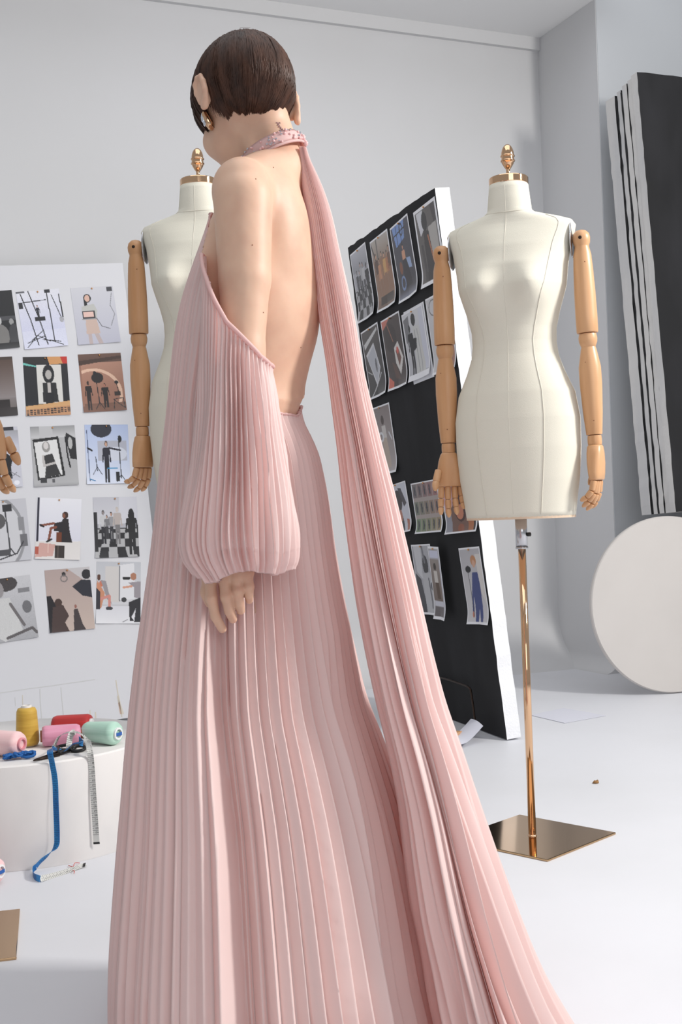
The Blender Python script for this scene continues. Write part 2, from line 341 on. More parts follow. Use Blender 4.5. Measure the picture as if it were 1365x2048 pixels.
def a_l23():
    i = Img(bg_=(150,108,90)); i.g((110,82,70),(90,66,56),0,.15); i.g((176,132,112),(150,106,88),.15,.85); i.p([(0,.12),(1,.05),(1,.1),(0,.2)],(70,50,42)); i.ring(.3,.7,.62,.42,.06,(222,184,160)); i.r(0,.86,1,1,(120,84,68)); i.r(0,.2,.05,.9,(150,108,90))
    i.e(.4,.42,.14,.09,(34,28,28)); i.e(.35,.34,.04,.04,K); stand(i,.4,.48,.96); i.fig(.17,.47,.5,(36,28,28),(40,30,30),(60,44,40)); i.fig(.55,.52,.42,(30,24,24),(34,26,26),(190,120,100),ww=.42); i.e(.83,.51,.05,.03,K); i.l([(.83,.53),(.86,.68)],K,.008)
    i.r(.76,.67,.9,.74,(50,38,34)); i.l([(.72,.97),(.75,.8),(.95,.78),(.98,.97)],K,.009); i.l([(.72,.8),(.96,.95)],K,.008); return i
def a_l31():
    i = Img(bg_=(200,200,210)); i.r(0,0,.92,.06,(50,50,56)); i.g((160,160,166),(196,196,208),.06,.3); i.p([(.2,.3),(.5,.3),(.84,.52),(.78,.68),(.8,.86),(.66,.86),(.6,.6)],K); i.l([(.7,.9),(.84,1)],K,.012); i.l([(.76,.74),(.96,.84)],(110,110,116),.007); i.l([(.76,.84),(.9,.76)],(110,110,116),.007); i.e(.88,.93,.06,.04,(232,232,240)); return i
def a_l32():
    i = Img(bg_=(176,176,178)); i.r(0,0,.2,.2,(44,44,46)); i.g((150,150,152),(200,200,202),.0,.2); i.p([(.2,0),(.5,0),(.5,.16),(.2,.2)],(190,190,192)); i.p([(.8,.12),(1,.22),(1,.58),(.86,.56),(.78,.2)],(36,36,40)); i.e(.88,.3,.05,.1,(180,180,180)); i.l([(.78,.2),(.8,.5),(.84,.7)],K,.018)
    i.p([(.04,.22),(.62,.18),(.72,.84),(.1,.9)],(32,32,34)); i.p([(.07,.27),(.58,.23),(.66,.82),(.14,.87)],(222,222,222)); i.e(.33,.35,.09,.09,(150,148,146)); i.e(.33,.33,.055,.06,(210,206,204)); i.p([(.24,.5),(.46,.46),(.52,.62),(.62,.82),(.26,.86),(.3,.66)],(50,50,52)); i.l([(.25,.5),(.26,.66),(.5,.62)],(190,186,184),.025)
    i.r(.16,.86,.3,.99,(50,50,54)); i.r(.42,.88,.48,1,(90,90,94)); i.g((176,176,178),(160,160,162),.95,1); return i
def a_l33():
    i = Img(bg_=(196,204,228)); i.g((176,190,222),(214,220,236)); i.e(.38,.08,.24,.14,(44,46,58)); i.r(.28,.28,.95,.62,(176,178,190)); i.e(.7,.5,.25,.12,(206,210,222)); i.fig(.48,.28,.7,(34,34,48),(30,30,38),(200,160,140),(90,70,60),.24); i.l([(.55,.4),(.8,.44)],(34,34,48),.02)
    stand(i,.8,.2,.97,(40,42,50)); i.e(.8,.25,.045,.06,K); i.r(.68,.8,.76,.96,K); stand(i,.26,.55,.84,(60,64,76)); i.l([(.05,.1),(.08,.95)],(80,90,120),.01); i.l([(.06,.4),(.15,.44)],K,.02); i.l([(.5,.74),(.72,.74)],(40,140,190),.012); i.l([(.08,.92),(.2,.95)],(30,120,170),.01); return i
def a_l41():
    i = Img(bg_=(196,196,202)); i.e(.3,.55,.62,.62,(150,150,154)); i.e(.3,.55,.56,.56,(206,206,210)); i.r(.48,.08,.68,.2,(50,50,54)); i.p([(.2,.1),(.4,.14),(.36,.3),(.16,.26)],(54,54,58)); stand(i,.56,.2,.9,(70,70,74),.016); i.e(.3,.34,.22,.14,(90,88,90)); i.r(.78,.3,.92,.52,(140,140,144)); i.r(.8,.58,.95,.78,(110,110,114)); i.r(.3,.8,.56,.9,(80,80,84)); i.l([(.2,.98),(.7,.88),(.86,.7)],(60,60,64),.014); return i
def a_l42():
    i = Img(bg_=(226,226,234)); i.g((230,230,236),(216,216,228),0,.7); i.r(.02,0,.07,.72,(40,40,56)); i.p([(.0,.72),(1,.7),(1,1),(0,1)],(222,218,216)); i.p([(.1,.74),(.45,.76),(.4,.95),(0,.98)],(206,164,156)); i.r(0,.8,.08,.93,(180,90,74)); i.e(.65,.28,.07,.06,(60,40,36)); i.e(.62,.29,.03,.04,(130,80,60))
    i.p([(.6,.34),(.72,.34),(.76,.55),(.82,.72),(.58,.72),(.5,.52)],(38,34,38)); i.p([(.4,.42),(.6,.38),(.6,.55),(.4,.54)],(36,34,40)); i.l([(.12,.46),(.4,.42)],(130,74,58),.025); i.l([(.3,.7),(.34,.5),(.45,.48)],(130,74,58),.028); i.l([(.1,.45),(.18,.48)],K,.018); i.l([(.26,.72),(.36,.68)],K,.02)
    i.r(.46,.56,.58,.72,(110,56,34)); i.r(.44,.78,.66,.98,(54,46,44)); i.r(.5,.78,.52,.98,(90,80,74)); i.r(.28,.74,.3,.9,(236,210,200)); return i
def a_l43():
    i = Img(bg_=(176,176,184)); i.g((190,190,198),(206,206,212),0,.45); i.r(.6,0,1,.4,(206,206,214)); i.checker(.52,(38,38,42),(176,176,178)); i.r(0,.25,.08,.9,(44,44,48)); i.fig(.22,.22,.56,(196,196,198),(44,44,50),(150,140,140)); i.fig(.4,.25,.5,(150,150,154),(54,54,60)); i.fig(.54,.17,.62,(180,170,166),(120,118,120),(200,190,186),(190,180,170),.3); i.fig(.3,.3,.4,(120,120,124),(60,60,64)); i.fig(.86,.24,.72,(30,30,34),(34,34,38),(50,46,46),K,.36); i.e(.86,.32,.07,.12,K); return i
def a_l51():
    i = Img(bg_=(190,190,194)); i.g((200,200,204),(170,170,174)); i.e(.45,.1,.26,.12,(70,66,68)); i.e(.28,.18,.12,.13,(150,146,148)); i.p([(.1,.32),(.5,.32),(.56,.46),(.7,.86),(.3,1),(.1,.9)],(206,206,206)); i.l([(.5,.42),(.74,.78)],(110,106,108),.03); i.l([(.35,.95),(.9,.84),(.98,.92)],(96,92,94),.03); i.r(0,.86,.12,1,(60,60,64)); i.r(.7,.2,.95,.27,(130,130,134)); i.e(.85,.5,.1,.1,(110,110,114)); i.noise(3, 2); return i
def a_l52():
    i = Img(bg_=(180,160,154)); i.g((176,158,154),(196,178,168)); i.p([(.5,0),(1,0),(1,.3)],(196,192,194)); i.e(.42,.09,.045,.035,(50,48,50)); i.ring(.42,.16,.07,.05,.18,(120,114,114)); i.p([(.58,.3),(.8,.2),(1,.22),(1,.5),(.8,.46)],(42,44,54)); i.e(.92,.12,.1,.08,(40,40,46))
    i.p([(.0,.42),(.1,.42),(.2,.6),(.2,1),(0,1)],(30,28,34)); i.e(.25,.54,.08,.07,(70,52,48)); i.p([(.12,.6),(.35,.58),(.46,.76),(.36,.86),(.44,1),(.05,1)],(72,56,54)); i.e(.62,.62,.03,.03,(150,100,90)); i.p([(.58,.66),(.66,.66),(.74,.9),(.8,1),(.54,1),(.56,.8)],(66,58,60)); return i
def a_l53():
    i = Img(bg_=(196,196,200)); i.g((190,192,198),(206,206,210),0,.7); i.r(.2,.08,.52,.66,(206,202,200)); i.p([(.52,.06),(.85,.02),(.88,.6),(.52,.64)],(220,220,224)); i.l([(.52,.08),(.53,.64)],(120,120,126),.012); i.g((214,214,220),(226,226,230),.72,1); i.e(.06,.26,.04,.05,(90,60,50)); i.e(.12,.36,.05,.05,(196,120,96)); i.p([(.02,.3),(.12,.42),(.2,.52),(.12,.76),(0,.78)],(200,140,110)); i.p([(.1,.3),(.22,.32),(.32,.6),(.36,.7),(.24,.6)],(150,146,150)); i.l([(.06,.62),(.3,.56),(.3,.74)],(206,140,130),.03); i.p([(.0,.42),(.1,.5),(.1,.78),(0,.78)],(50,50,58)); i.e(.3,.76,.08,.03,(60,60,66))
    i.e(.84,.24,.07,.06,(170,120,96)); i.l([(.62,.27),(.74,.27)],K,.03); i.p([(.72,.34),(1,.32),(1,.6),(.86,.58),(.86,.42)],(150,144,150)); i.l([(.62,.42),(.8,.4)],(206,150,126),.022); i.p([(.74,.66),(1,.58),(1,.98),(.86,.98),(.9,.76),(.8,.9),(.86,.96),(.76,.96)],(40,40,46)); i.e(.63,.62,.06,.04,(60,60,64)); i.l([(.6,.98),(.72,.94)],(120,120,126),.008); return i
# right-hand board
def a_r11():
    i = Img(bg_=(176,176,184)); i.g((196,196,204),(150,150,158),0,.3); i.checker(.55,(40,40,44),(170,170,174)); i.fig(.25,.28,.5,(70,70,76),(40,40,46),(150,140,140)); i.fig(.5,.2,.55,(170,170,174),(60,60,66)); i.fig(.64,.22,.5,(190,190,192),(70,70,76)); i.fig(.4,.3,.45,(90,90,94),(44,44,50)); i.fig(.84,.26,.62,K,K,(60,56,56),K,.4); i.border(); return i
def a_r12():
    i = Img(bg_=(150,120,100)); i.g((190,184,178),(150,130,116),0,.3); i.r(.3,0,.36,.5,(110,104,100)); i.l([(.0,.0),(.2,.3)],(60,56,56),.02)
    for x, c in ((.2,(90,64,54)),(.35,(196,140,104)),(.5,(150,110,84)),(.63,(206,160,100)),(.78,(176,116,80)),(.9,(110,80,66))): i.fig(x,.25+.06*math.sin(x*20),.6,c,(150,112,88),(206,160,130))
    i.g((140,110,92),(110,90,78),.86,1); i.r(.2,.82,.9,.94,(70,58,52)); i.border(); return i
def a_r13():
    i = Img(bg_=(56,54,60)); i.g((70,70,84),(60,58,66)); i.p([(.1,.03),(.75,.03),(.66,.25),(.2,.3)],(120,150,206)); i.l([(.3,0),(.3,.3)],K,.012); i.l([(.5,0),(.5,.3)],K,.012); i.l([(.1,.15),(.75,.12)],K,.012); i.ring(.55,.12,.08,.07,.2,(60,56,60)); i.fig(.5,.3,.55,(206,150,120),(50,46,54),(206,150,120)); i.p([(.4,.5),(.62,.5),(.75,.85),(.35,.88)],(44,40,48)); i.p([(.6,.5),(.8,.52),(.84,.66),(.68,.64)],(150,170,206)); i.e(.28,.58,.08,.08,(130,80,56)); i.g((60,58,66),(150,156,176),.86,1); i.ring(.3,.78,.1,.08,.2,(120,140,180)); i.border(); return i
def a_r14():
    i = Img(bg_=(96,92,90)); i.p([(.1,.05),(.4,.05),(.36,.3),(.2,.36)],(214,214,220)); i.p([(.72,.02),(1,.02),(1,.3),(.82,.3)],(70,64,66)); i.p([(.55,.3),(.9,.28),(.9,.95),(.6,.95)],(176,172,168)); i.e(.42,.2,.12,.12,(40,38,40)); i.p([(.32,.3),(.55,.34),(.62,.7),(.6,.95),(.3,.95)],(54,50,50)); i.l([(.5,.4),(.62,.75)],(170,110,80),.025); i.l([(.2,.5),(.25,.9)],(70,66,66),.05); i.border(.06); return i
def a_r21():
    i = Img(bg_=(60,58,60)); i.g((86,80,78),(48,46,48)); i.p([(.1,.2),(.9,.06),(.9,.1),(.1,.28)],(206,206,206)); i.p([(.12,.36),(.62,.24),(.8,.62),(.5,.86)],(214,214,218)); i.p([(.16,.4),(.6,.28),(.76,.62),(.52,.8)],(186,188,196)); i.e(.6,.56,.05,.1,(110,110,116)); i.l([(.2,.98),(.8,.7)],(196,196,198),.016); i.l([(.1,.6),(.3,.66)],(190,190,190),.01); i.border(); return i
def a_r22():
    i = Img(bg_=(74,64,62)); i.p([(0,0),(.5,0),(.25,.1),(0,.16)],(200,120,104)); i.e(.4,.3,.3,.2,(60,52,50)); i.p([(.5,.45),(.72,.38),(.9,.62),(.68,.84),(.5,.66)],(216,212,208)); i.p([(.56,.5),(.7,.46),(.8,.62),(.66,.72)],(120,84,74)); i.e(.66,.5,.06,.05,(206,96,84)); i.p([(.3,.62),(.5,.7),(.66,.9),(.4,.86)],(96,74,66)); i.p([(.02,.8),(.3,.9),(.3,1),(.0,1)],(206,110,90)); i.l([(.3,.1),(.5,.36)],(160,110,90),.014); i.border(); return i
def a_r23():
    i = Img(bg_=(196,196,202)); i.g((214,214,218),(186,186,192)); i.p([(.05,.1),(.3,.06),(.3,.4),(.08,.45)],(120,120,124)); i.r(.76,.04,.96,.9,(206,208,220)); i.e(.5,.15,.1,.09,(40,38,40)); i.fig(.28,.2,.74,K,K,(40,38,38),K,.34); i.p([(.42,.24),(.7,.26),(.74,.5),(.82,.95),(.36,.95),(.44,.5)],(206,206,204)); i.l([(.5,.3),(.52,.9)],(150,150,152),.012); i.l([(.62,.3),(.66,.9)],(160,160,162),.012); i.p([(.3,.4),(.55,.42),(.5,.56),(.3,.6)],K); i.border(.03, bot=.08); return i
def a_r24():
    i = Img(bg_=(206,204,206)); i.ring(.3,.15,.18,.1,.08,(120,118,118)); i.ring(.5,.32,.16,.1,.08,(140,136,136)); i.p([(.4,.4),(1,.3),(1,1),(.3,1)],(168,118,100)); i.e(.62,.6,.16,.12,(200,194,188)); i.ring(.62,.6,.1,.08,.3,(120,100,92)); i.e(.5,.78,.14,.1,(190,182,178)); i.border(); return i
def a_r31():
    i = Img(bg_=(150,138,136)); i.g((132,120,118),(176,168,168)); i.e(.56,.22,.07,.07,(70,54,50)); i.p([(.48,.3),(.66,.3),(.68,.5),(.48,.5)],(206,200,196)); i.p([(.46,.48),(.66,.48),(.74,.92),(.42,.92)],(186,170,156)); i.ring(.4,.46,.1,.06,.3,(220,220,224)); i.l([(.8,.42),(.9,.52)],(216,216,224),.02); i.border(); return i
def a_r41():
    i = Img(bg_=(206,208,218)); i.e(.5,.36,.2,.22,(54,48,50)); i.p([(.36,.5),(.6,.56),(.7,1),(.3,1)],(52,48,56)); i.p([(.56,.1),(.72,.12),(.9,.44),(.76,.5)],(70,66,74)); i.p([(.8,.75),(.92,.76),(.96,.98),(.84,.98)],(176,110,90)); i.e(.56,.66,.06,.12,(190,130,110)); i.border(); return i
def a_r42():
    i = Img(bg_=(170,158,154))
    for a in range(5):
        for b in range(3): i.r(.04+a*.19,.04+b*.34,.2+a*.19,.3+b*.34,(120+a*9,112+b*14,112)); i.e(.12+a*.19,.17+b*.34,.03,.1,(60,60,70))
    i.border(.03); return i
def a_r43():
    i = Img(bg_=(120,90,78)); i.p([(.0,0),(.4,0),(.3,.5),(0,.6)],(206,160,160)); i.e(.52,.5,.2,.3,(70,40,34)); i.e(.5,.62,.12,.14,(196,126,96)); i.p([(.7,.2),(.9,.2),(.9,.98),(.74,.98)],(176,110,70)); i.p([(.9,.3),(1,.3),(1,1),(.9,1)],(50,44,48)); i.e(.5,.92,.1,.08,(150,90,66)); i.p([(.02,.6),(.2,.55),(.24,1),(.02,1)],(150,150,160)); i.border(.03); return i
def a_r52():
    i = Img(bg_=(176,176,182)); i.p([(.1,.0),(.5,.0),(.4,.5),(.15,.4)],(206,206,210)); i.e(.62,.3,.14,.14,(60,60,64)); i.p([(.4,.42),(.8,.4),(.92,.95),(.4,.98)],(190,190,194)); i.p([(.0,.4),(.3,.5),(.45,.98),(0,.98)],(70,70,76)); i.l([(.55,.05),(.6,.25)],(120,120,126),.04); i.l([(.7,.5),(.75,.9)],(110,110,116),.03); i.e(.85,.6,.1,.06,(100,100,106)); i.border(); return i
def a_r53():
    i = Img(bg_=(176,174,178)); i.r(.1,.06,.9,.16,(206,208,226)); i.g((150,140,134),(120,104,96),.18,.75); i.e(.45,.28,.12,.05,(60,50,46)); i.p([(.3,.34),(.6,.34),(.62,.5),(.3,.5)],(206,200,194)); i.p([(.35,.5),(.65,.5),(.7,.72),(.4,.72)],(90,70,56)); i.r(.1,.76,.9,.82,(206,206,216)); i.r(.1,.83,.9,.97,(110,104,106)); i.r(.86,0,1,1,(190,190,200)); i.border(.05); return i
def a_r54():
    i = Img(bg_=(196,194,198)); i.g((186,184,188),(206,204,206)); i.p([(.72,.1),(1,.1),(1,.8),(.8,.6)],(216,212,208)); i.e(.62,.18,.13,.07,(196,140,100)); i.e(.62,.22,.07,.05,(214,170,146)); i.p([(.5,.33),(.74,.33),(.78,.5),(.74,.98),(.62,.98),(.6,.8),(.5,.98),(.38,.98),(.42,.7),(.4,.6)],(62,74,128)); i.l([(.52,.36),(.34,.7),(.3,.84)],(62,74,128),.04); i.e(.3,.88,.05,.04,(196,130,110)); i.e(.32,.29,.13,.045,K); i.l([(.3,.32),(.32,.9)],(70,70,76),.012); i.border(); return i

def make_print(fn, corners, O, u, v, n, label, group, lift=.0, curl=.006, pins=((.5, .03),), fixed=None):
    Q = [on_plane(x, y, O, u, v, n, .004)[1:] for x, y in corners]; Q = [np.array(a) for a in Q]       # TL TR BR BL on the board
    eu = (Q[1]-Q[0] + Q[2]-Q[3])/2; ev = (Q[3]-Q[0] + Q[2]-Q[1])/2; W_, H_ = np.linalg.norm(eu), np.linalg.norm(ev); c = sum(Q)/4
    a1 = eu/W_; a2 = ev/H_; ang = math.atan2(a1[1], a1[0]) ; ang2 = math.atan2(a2[1], a2[0]) + PI/2; ang = (ang*.5 + ang2*.5)
    if fixed: W_, H_ = fixed
    du = np.array([math.cos(ang), math.sin(ang)]); dv = np.array([math.sin(ang), -math.cos(ang)])
    im = fn(); Hn, Wn = im.H, im.W; vs = []; cols = []; a = np.clip(im.a, 0, 255)
    for j in range(Hn+1):
        for i in range(Wn+1):
            s, t = i/Wn, j/Hn; q_ = c + du*(s-.5)*W_ + dv*(t-.5)*H_
            b = curl*(max(0, t-.75)*4)**2*(.35 + abs(s-.5)*2*.65) + .0012 + lift
            p = O + u*q_[0] + v*q_[1] + n*b; vs.append(p)
            jj = min(j, Hn-1); ii = min(i, Wn-1); cols.append(a[jj, ii])
    fs = [(j*(Wn+1)+i, (j+1)*(Wn+1)+i, (j+1)*(Wn+1)+i+1, j*(Wn+1)+i+1) for j in range(Hn) for i in range(Wn)]
    cen = O + u*c[0] + v*c[1]
    k = len(vs); vs2 = [p - n*.0004 for p in vs]; per = [i for i in range(Wn+1)] + [(j)*(Wn+1)+Wn for j in range(1, Hn+1)] + [Hn*(Wn+1)+i for i in range(Wn-1, -1, -1)] + [j*(Wn+1) for j in range(Hn-1, 0, -1)]
    back = [k+x for x in (0, Wn, Hn*(Wn+1)+Wn, Hn*(Wn+1))]
    allv = vs + vs2; f2 = [tuple(k+i for i in f)[::-1] for f in fs]
    o = mk('photo_print', [Vector(p)-cen for p in allv], fs + f2, [M['prn'], M['paper']], None, True, [0]*len(fs) + [1]*len(f2)); o.location = cen
    lin = srgb(np.array(cols)); at = o.data.color_attributes.new('print', 'FLOAT_COLOR', 'POINT')
    full = np.ones((len(allv), 4)); full[:len(cols), :3] = lin; full[len(cols):, :3] = .8; at.data.foreach_set('color', full.ravel())
    tag(o, label, 'photo print', group)
    for (s, t) in pins:
        q_ = c + du*(s-.5)*W_ + dv*(t-.5)*H_; p = u*(q_[0]-c[0]) + v*(q_[1]-c[1]) + n*(.004+lift)
        mb = MB(); mb.ball(p, .0036, 10, sc=(1, 1, 1)); mb.build('push_pin', M['copper'], o)
    return o
GL = 'photo prints on the white pinboard'; GR = 'photo prints on the black board'
LP = [
 (a_l11, [(-55,584),(11,580),(30,697),(-38,702)], 'dark black and white print of mannequin figures, cut by left frame edge, top row'),
 (a_l12, [(31,582),(115,575),(137,694),(53,699)], 'print of tripod stands around a small seated person, top row of pinboard'),
 (a_l13, [(141,574),(222,571),(242,686),(160,690)], 'print of a woman in grey holding an open laptop, top row of pinboard'),
 (a_l21, [(-62,716),(18,713),(32,832),(-48,836)], 'dark brown empty studio print at the left frame edge, second row'),
 (a_l22, [(47,712),(129,713),(142,831),(56,832)], 'print of a laptop screen showing a curly haired woman, second row'),
 (a_l23, [(157,706),(236,706),(254,822),(172,825)], 'brown print of two silhouettes beside a softbox and folding chair, second row'),
 (a_l31, [(-55,856),(30,853),(44,975),(-40,980)], 'print of a black clothed figure partly behind the wooden hand, third row'),
 (a_l32, [(60,852),(147,850),(159,971),(70,974)], 'grey print of a monitor showing a woman in a black top, third row'),
 (a_l33, [(171,848),(250,850),(263,968),(177,967)], 'blue tinted print of a man in a dark suit holding a light stand, third row'),
 (a_l41, [(-40,1000),(45,997),(64,1122),(-22,1128)], 'grey print of studio lamps in a round mirror, fourth row at left edge'),
 (a_l42, [(73,993),(163,998),(161,1121),(70,1118)], 'print of a woman in black seated with one leg raised, fourth row'),
 (a_l43, [(187,993),(270,993),(278,1115),(195,1116)], 'black and white print of a crew on a checkered floor, fourth row of pinboard'),
 (a_l51, [(-30,1163),(55,1154),(74,1272),(-10,1284)], 'grey print of a dancing woman in a white dress, bottom row at left edge'),
 (a_l52, [(88,1140),(177,1133),(190,1259),(103,1265)], 'tilted tan print of two dark figures under a black umbrella, bottom row'),
 (a_l53, [(196,1122),(280,1123),(276,1248),(197,1248)], 'print of a kneeling photographer shooting a seated group, bottom row beside the gown')]
for fn, cs, lab in LP: make_print(fn, cs, LO, lu, lv, ln, lab, GL, fixed=(.182, .258))
RP = [
 (a_r11, [(697,508),(729,489),(753,627),(722,645)], 'grey print of a crew on a checkered floor, first in top row of black board'),
 (a_r12, [(737,483),(774,460),(795,603),(761,626)], 'warm brown print of a group of people, second in top row of black board'),
 (a_r13, [(777,456),(812,432),(842,583),(804,604)], 'dark print with blue window light and a woman in a dark dress, top row'),
 (a_r14, [(824,424),(868,396),(893,552),(849,577)], 'wide bordered print of a dark haired figure, last in top row of black board'),
 (a_r21, [(719,664),(753,648),(778,786),(743,798)], 'dark print of a tilted glowing screen, first in second row of black board'),
 (a_r22, [(759,641),(796,625),(820,768),(782,781)], 'dark reddish print with a white card in the middle, second row'),
 (a_r23, [(802,632),(843,606),(864,748),(822,764)], 'grey print of a dark figure fitting a white gown, second row'),
 (a_r24, [(847,597),(893,580),(917,735),(873,748)], 'brown print with pale swirls half hidden by the wooden upper arm'),
 (a_r31, [(738,818),(777,806),(798,944),(758,950)], 'single grey brown print in the third row, beside the pink train'),
 (a_r41, [(770,970),(808,967),(829,1065),(787,1065)], 'print of a dark haired head with raised arm, first in fourth row'),
 (a_r42, [(820,965),(872,961),(890,1065),(835,1065)], 'contact sheet print with a grid of small pictures, under the wooden hand'),
 (a_r43, [(878,960),(940,955),(960,1065),(895,1065)], 'print of a woman with red hair, half hidden behind the form hem'),
 (a_r52, [(820,1089),(859,1089),(880,1232),(842,1226)], 'blurred grey print of a dark haired figure, first in lowest row of black board'),
 (a_r53, [(866,1091),(893,1091),(906,1239),(889,1234)], 'narrow curled print strip casting a wide shadow in the lowest row'),
 (a_r54, [(916,1095),(955,1095),(985,1252),(939,1245)], 'print of a person in a blue suit beside a studio lamp, lowest row')]
for i, (fn, cs, lab) in enumerate(RP): make_print(fn, cs, BO, bu, bv, bn, lab, GR, lift=.03 if i == 13 else .0006, curl=.014)
# blank sheet peeking out behind the gown print
def a_blank(): i = Img(6, 8, (236, 237, 242)); return i
make_print(a_blank, [(806,626),(845,602),(868,754),(826,769)], BO, bu, bv, bn, 'blank white sheet peeking out behind the grey white-gown print', GR, lift=-.0009, curl=.0, pins=())
# ------------------------------------------------------------------ dress forms
FORM = [  # z, half width, front depth, back depth
 (.792,.134,.088,.102),(.84,.1405,.092,.108),(.884,.147,.096,.113),(.958,.153,.1,.12),(1.03,.1535,.1,.125),(1.094,.143,.096,.116),(1.149,.119,.088,.094),
 (1.185,.107,.082,.078),(1.217,.103,.08,.071),(1.25,.104,.082,.072),(1.29,.113,.088,.08),(1.353,.132,.096,.09),(1.402,.1375,.094,.095),(1.45,.146,.08,.095),
 (1.478,.156,.067,.088),(1.496,.160,.058,.08),(1.508,.152,.053,.073),(1.518,.125,.051,.066),(1.527,.092,.05,.06),(1.536,.062,.05,.056),(1.545,.0545,.05,.053),(1.57,.0515,.05,.05),(1.609,.0475,.0475,.0475)]
FZ = [f[0] for f in FORM]
def form_pt(z, a):
    hw, fd, bd = (interp(z, FZ, [f[k] for f in FORM]) for k in (1, 2, 3))
    c, s_ = math.cos(a), math.sin(a); e = 2/2.25
    x = hw*math.copysign(abs(c)**e, c); y = math.copysign(abs(s_)**e, s_); y = -fd*(-y) if y < 0 else bd*y
    if s_ < 0:
        for sx in (-1, 1): y -= .034*math.exp(-((x-sx*.066)/.044)**2 - ((z-1.345)/.046)**2)
    return Vector((x, y, z))
def smooth_z(n):   # resampled heights
    zs = []
    for i in range(n): zs.append(FZ[0] + (FZ[-1]-FZ[0])*i/(n-1))
    zs += FZ; zs += [1.5 + .004*i for i in range(12)]; return sorted(set(round(z, 4) for z in zs))
def dressform(loc, yaw, dz, label, arms, plate_rot=0., detail=True):
    root = empty('dress_form', loc, yaw, label=label, cat='dress form', group=None)
    Z = Vector((0, 0, dz)); mb = MB(); N = 96; rings = []
    for z in smooth_z(70): rings.append([form_pt(z, 2*PI*j/N) + Z for j in range(N)])
    mb.loft(rings)
    # sewn seams: centre front, princess lines, neck line
    for xs in ([(z, -PI/2) for z in np.linspace(.80, 1.60, 60)], ):
        mb.tube([form_pt(z, a) + Z + Vector((0, .0008, 0)) for z, a in xs], .0012, 6, 1)
    for sx in (-1, 1):
        zs = np.linspace(.797, 1.52, 70); pts = []
        for z in zs:
            ang = interp(z, [.79, 1.0, 1.217, 1.345, 1.45, 1.52], [.36, .40, .44, .60, .66, .70]); a = -PI/2 + sx*ang*1.28
            pts.append(form_pt(z, a) + Z)
        mb.tube(pts, .0013, 6, 1)
    mb.tube([form_pt(1.54 + .006*math.sin(a), a) + Z for a in np.linspace(-PI, PI, 60)], .0012, 6, 1)
    torso = mb.build('torso', [M['linen'], M['seam']], root)
    mb = MB(); mb.loft([[form_pt(.793, 2*PI*j/64)*1 + Z - Vector((0, 0, d)) for j in range(64)] for d in (0, .006)]); 
    o = mb.build('bottom_board', mat('raw_edge', (214, 190, 166), .8) if 'raw_edge' not in bpy.data.materials else bpy.data.materials['raw_edge'], root, False)
    mb = MB(); mb.lathe([(.047, 0), (.0485, .002), (.0485, .017), (.047, .019), (.012, .0205)], 48, Matrix.Translation(Z + Vector((0, 0, 1.6085))))
    auto(mb.build('neck_cap', M['gold'], root), 35)
    fin = [(.013, 0), (.0135, .004), (.010, .0065), (.0065, .008), (.0055, .012), (.0052, .019), (.0062, .022), (.010, .027), (.0145, .034), (.0165, .0395), (.0188, .0405), (.0192, .042), (.0188, .0435), (.0168, .0445), (.0166, .0515), (.0186, .0525), (.019, .054), (.0186, .0555), (.0168, .0565), (.0165, .062), (.0145, .070), (.011, .077), (.0065, .0815), (.002, .083)]
    mb = MB(); mb.lathe([(r*.94, z) for r, z in fin], 40, Matrix.Translation(Z + Vector((0, 0, 1.628)))); auto(mb.build('finial', M['gold'], root), 50)
    mb = MB(); mb.lathe([(.0095, .004), (.0095, .72 + dz)], 24); mb.lathe([(.012, .004), (.012, .0055), (.0098, .009)], 24); mb.build('pole', M['gold'], root)
    mb = MB(); mb.lathe([(.0145, .715 + dz), (.0145, .7925 + dz)], 24); mb.lathe([(.0155, .713 + dz), (.0155, .718 + dz)], 24)
    sl = mb.build('pole_sleeve', M['chrome'], root)
    mb = MB(); mb.lathe([(.002, 0), (.005, .001), (.005, .009), (.003, .010)], 12, Matrix.Translation((.014, 0, .748 + dz)) @ Matrix.Rotation(PI/2, 4, 'Y')); mb.build('screw_knob', M['blk'], sl)
    h = .146; mb = MB(); mb.box((-h, -h, 0), (h, h, .0055), T=Matrix.Rotation(plate_rot, 4, 'Z')); o = mb.build('base_plate', M['goldp'], root, False); bevel(o, .0015)
    for side, rot, spread, curl in arms: form_arm(root, side, rot, spread, curl, dz)
    return root
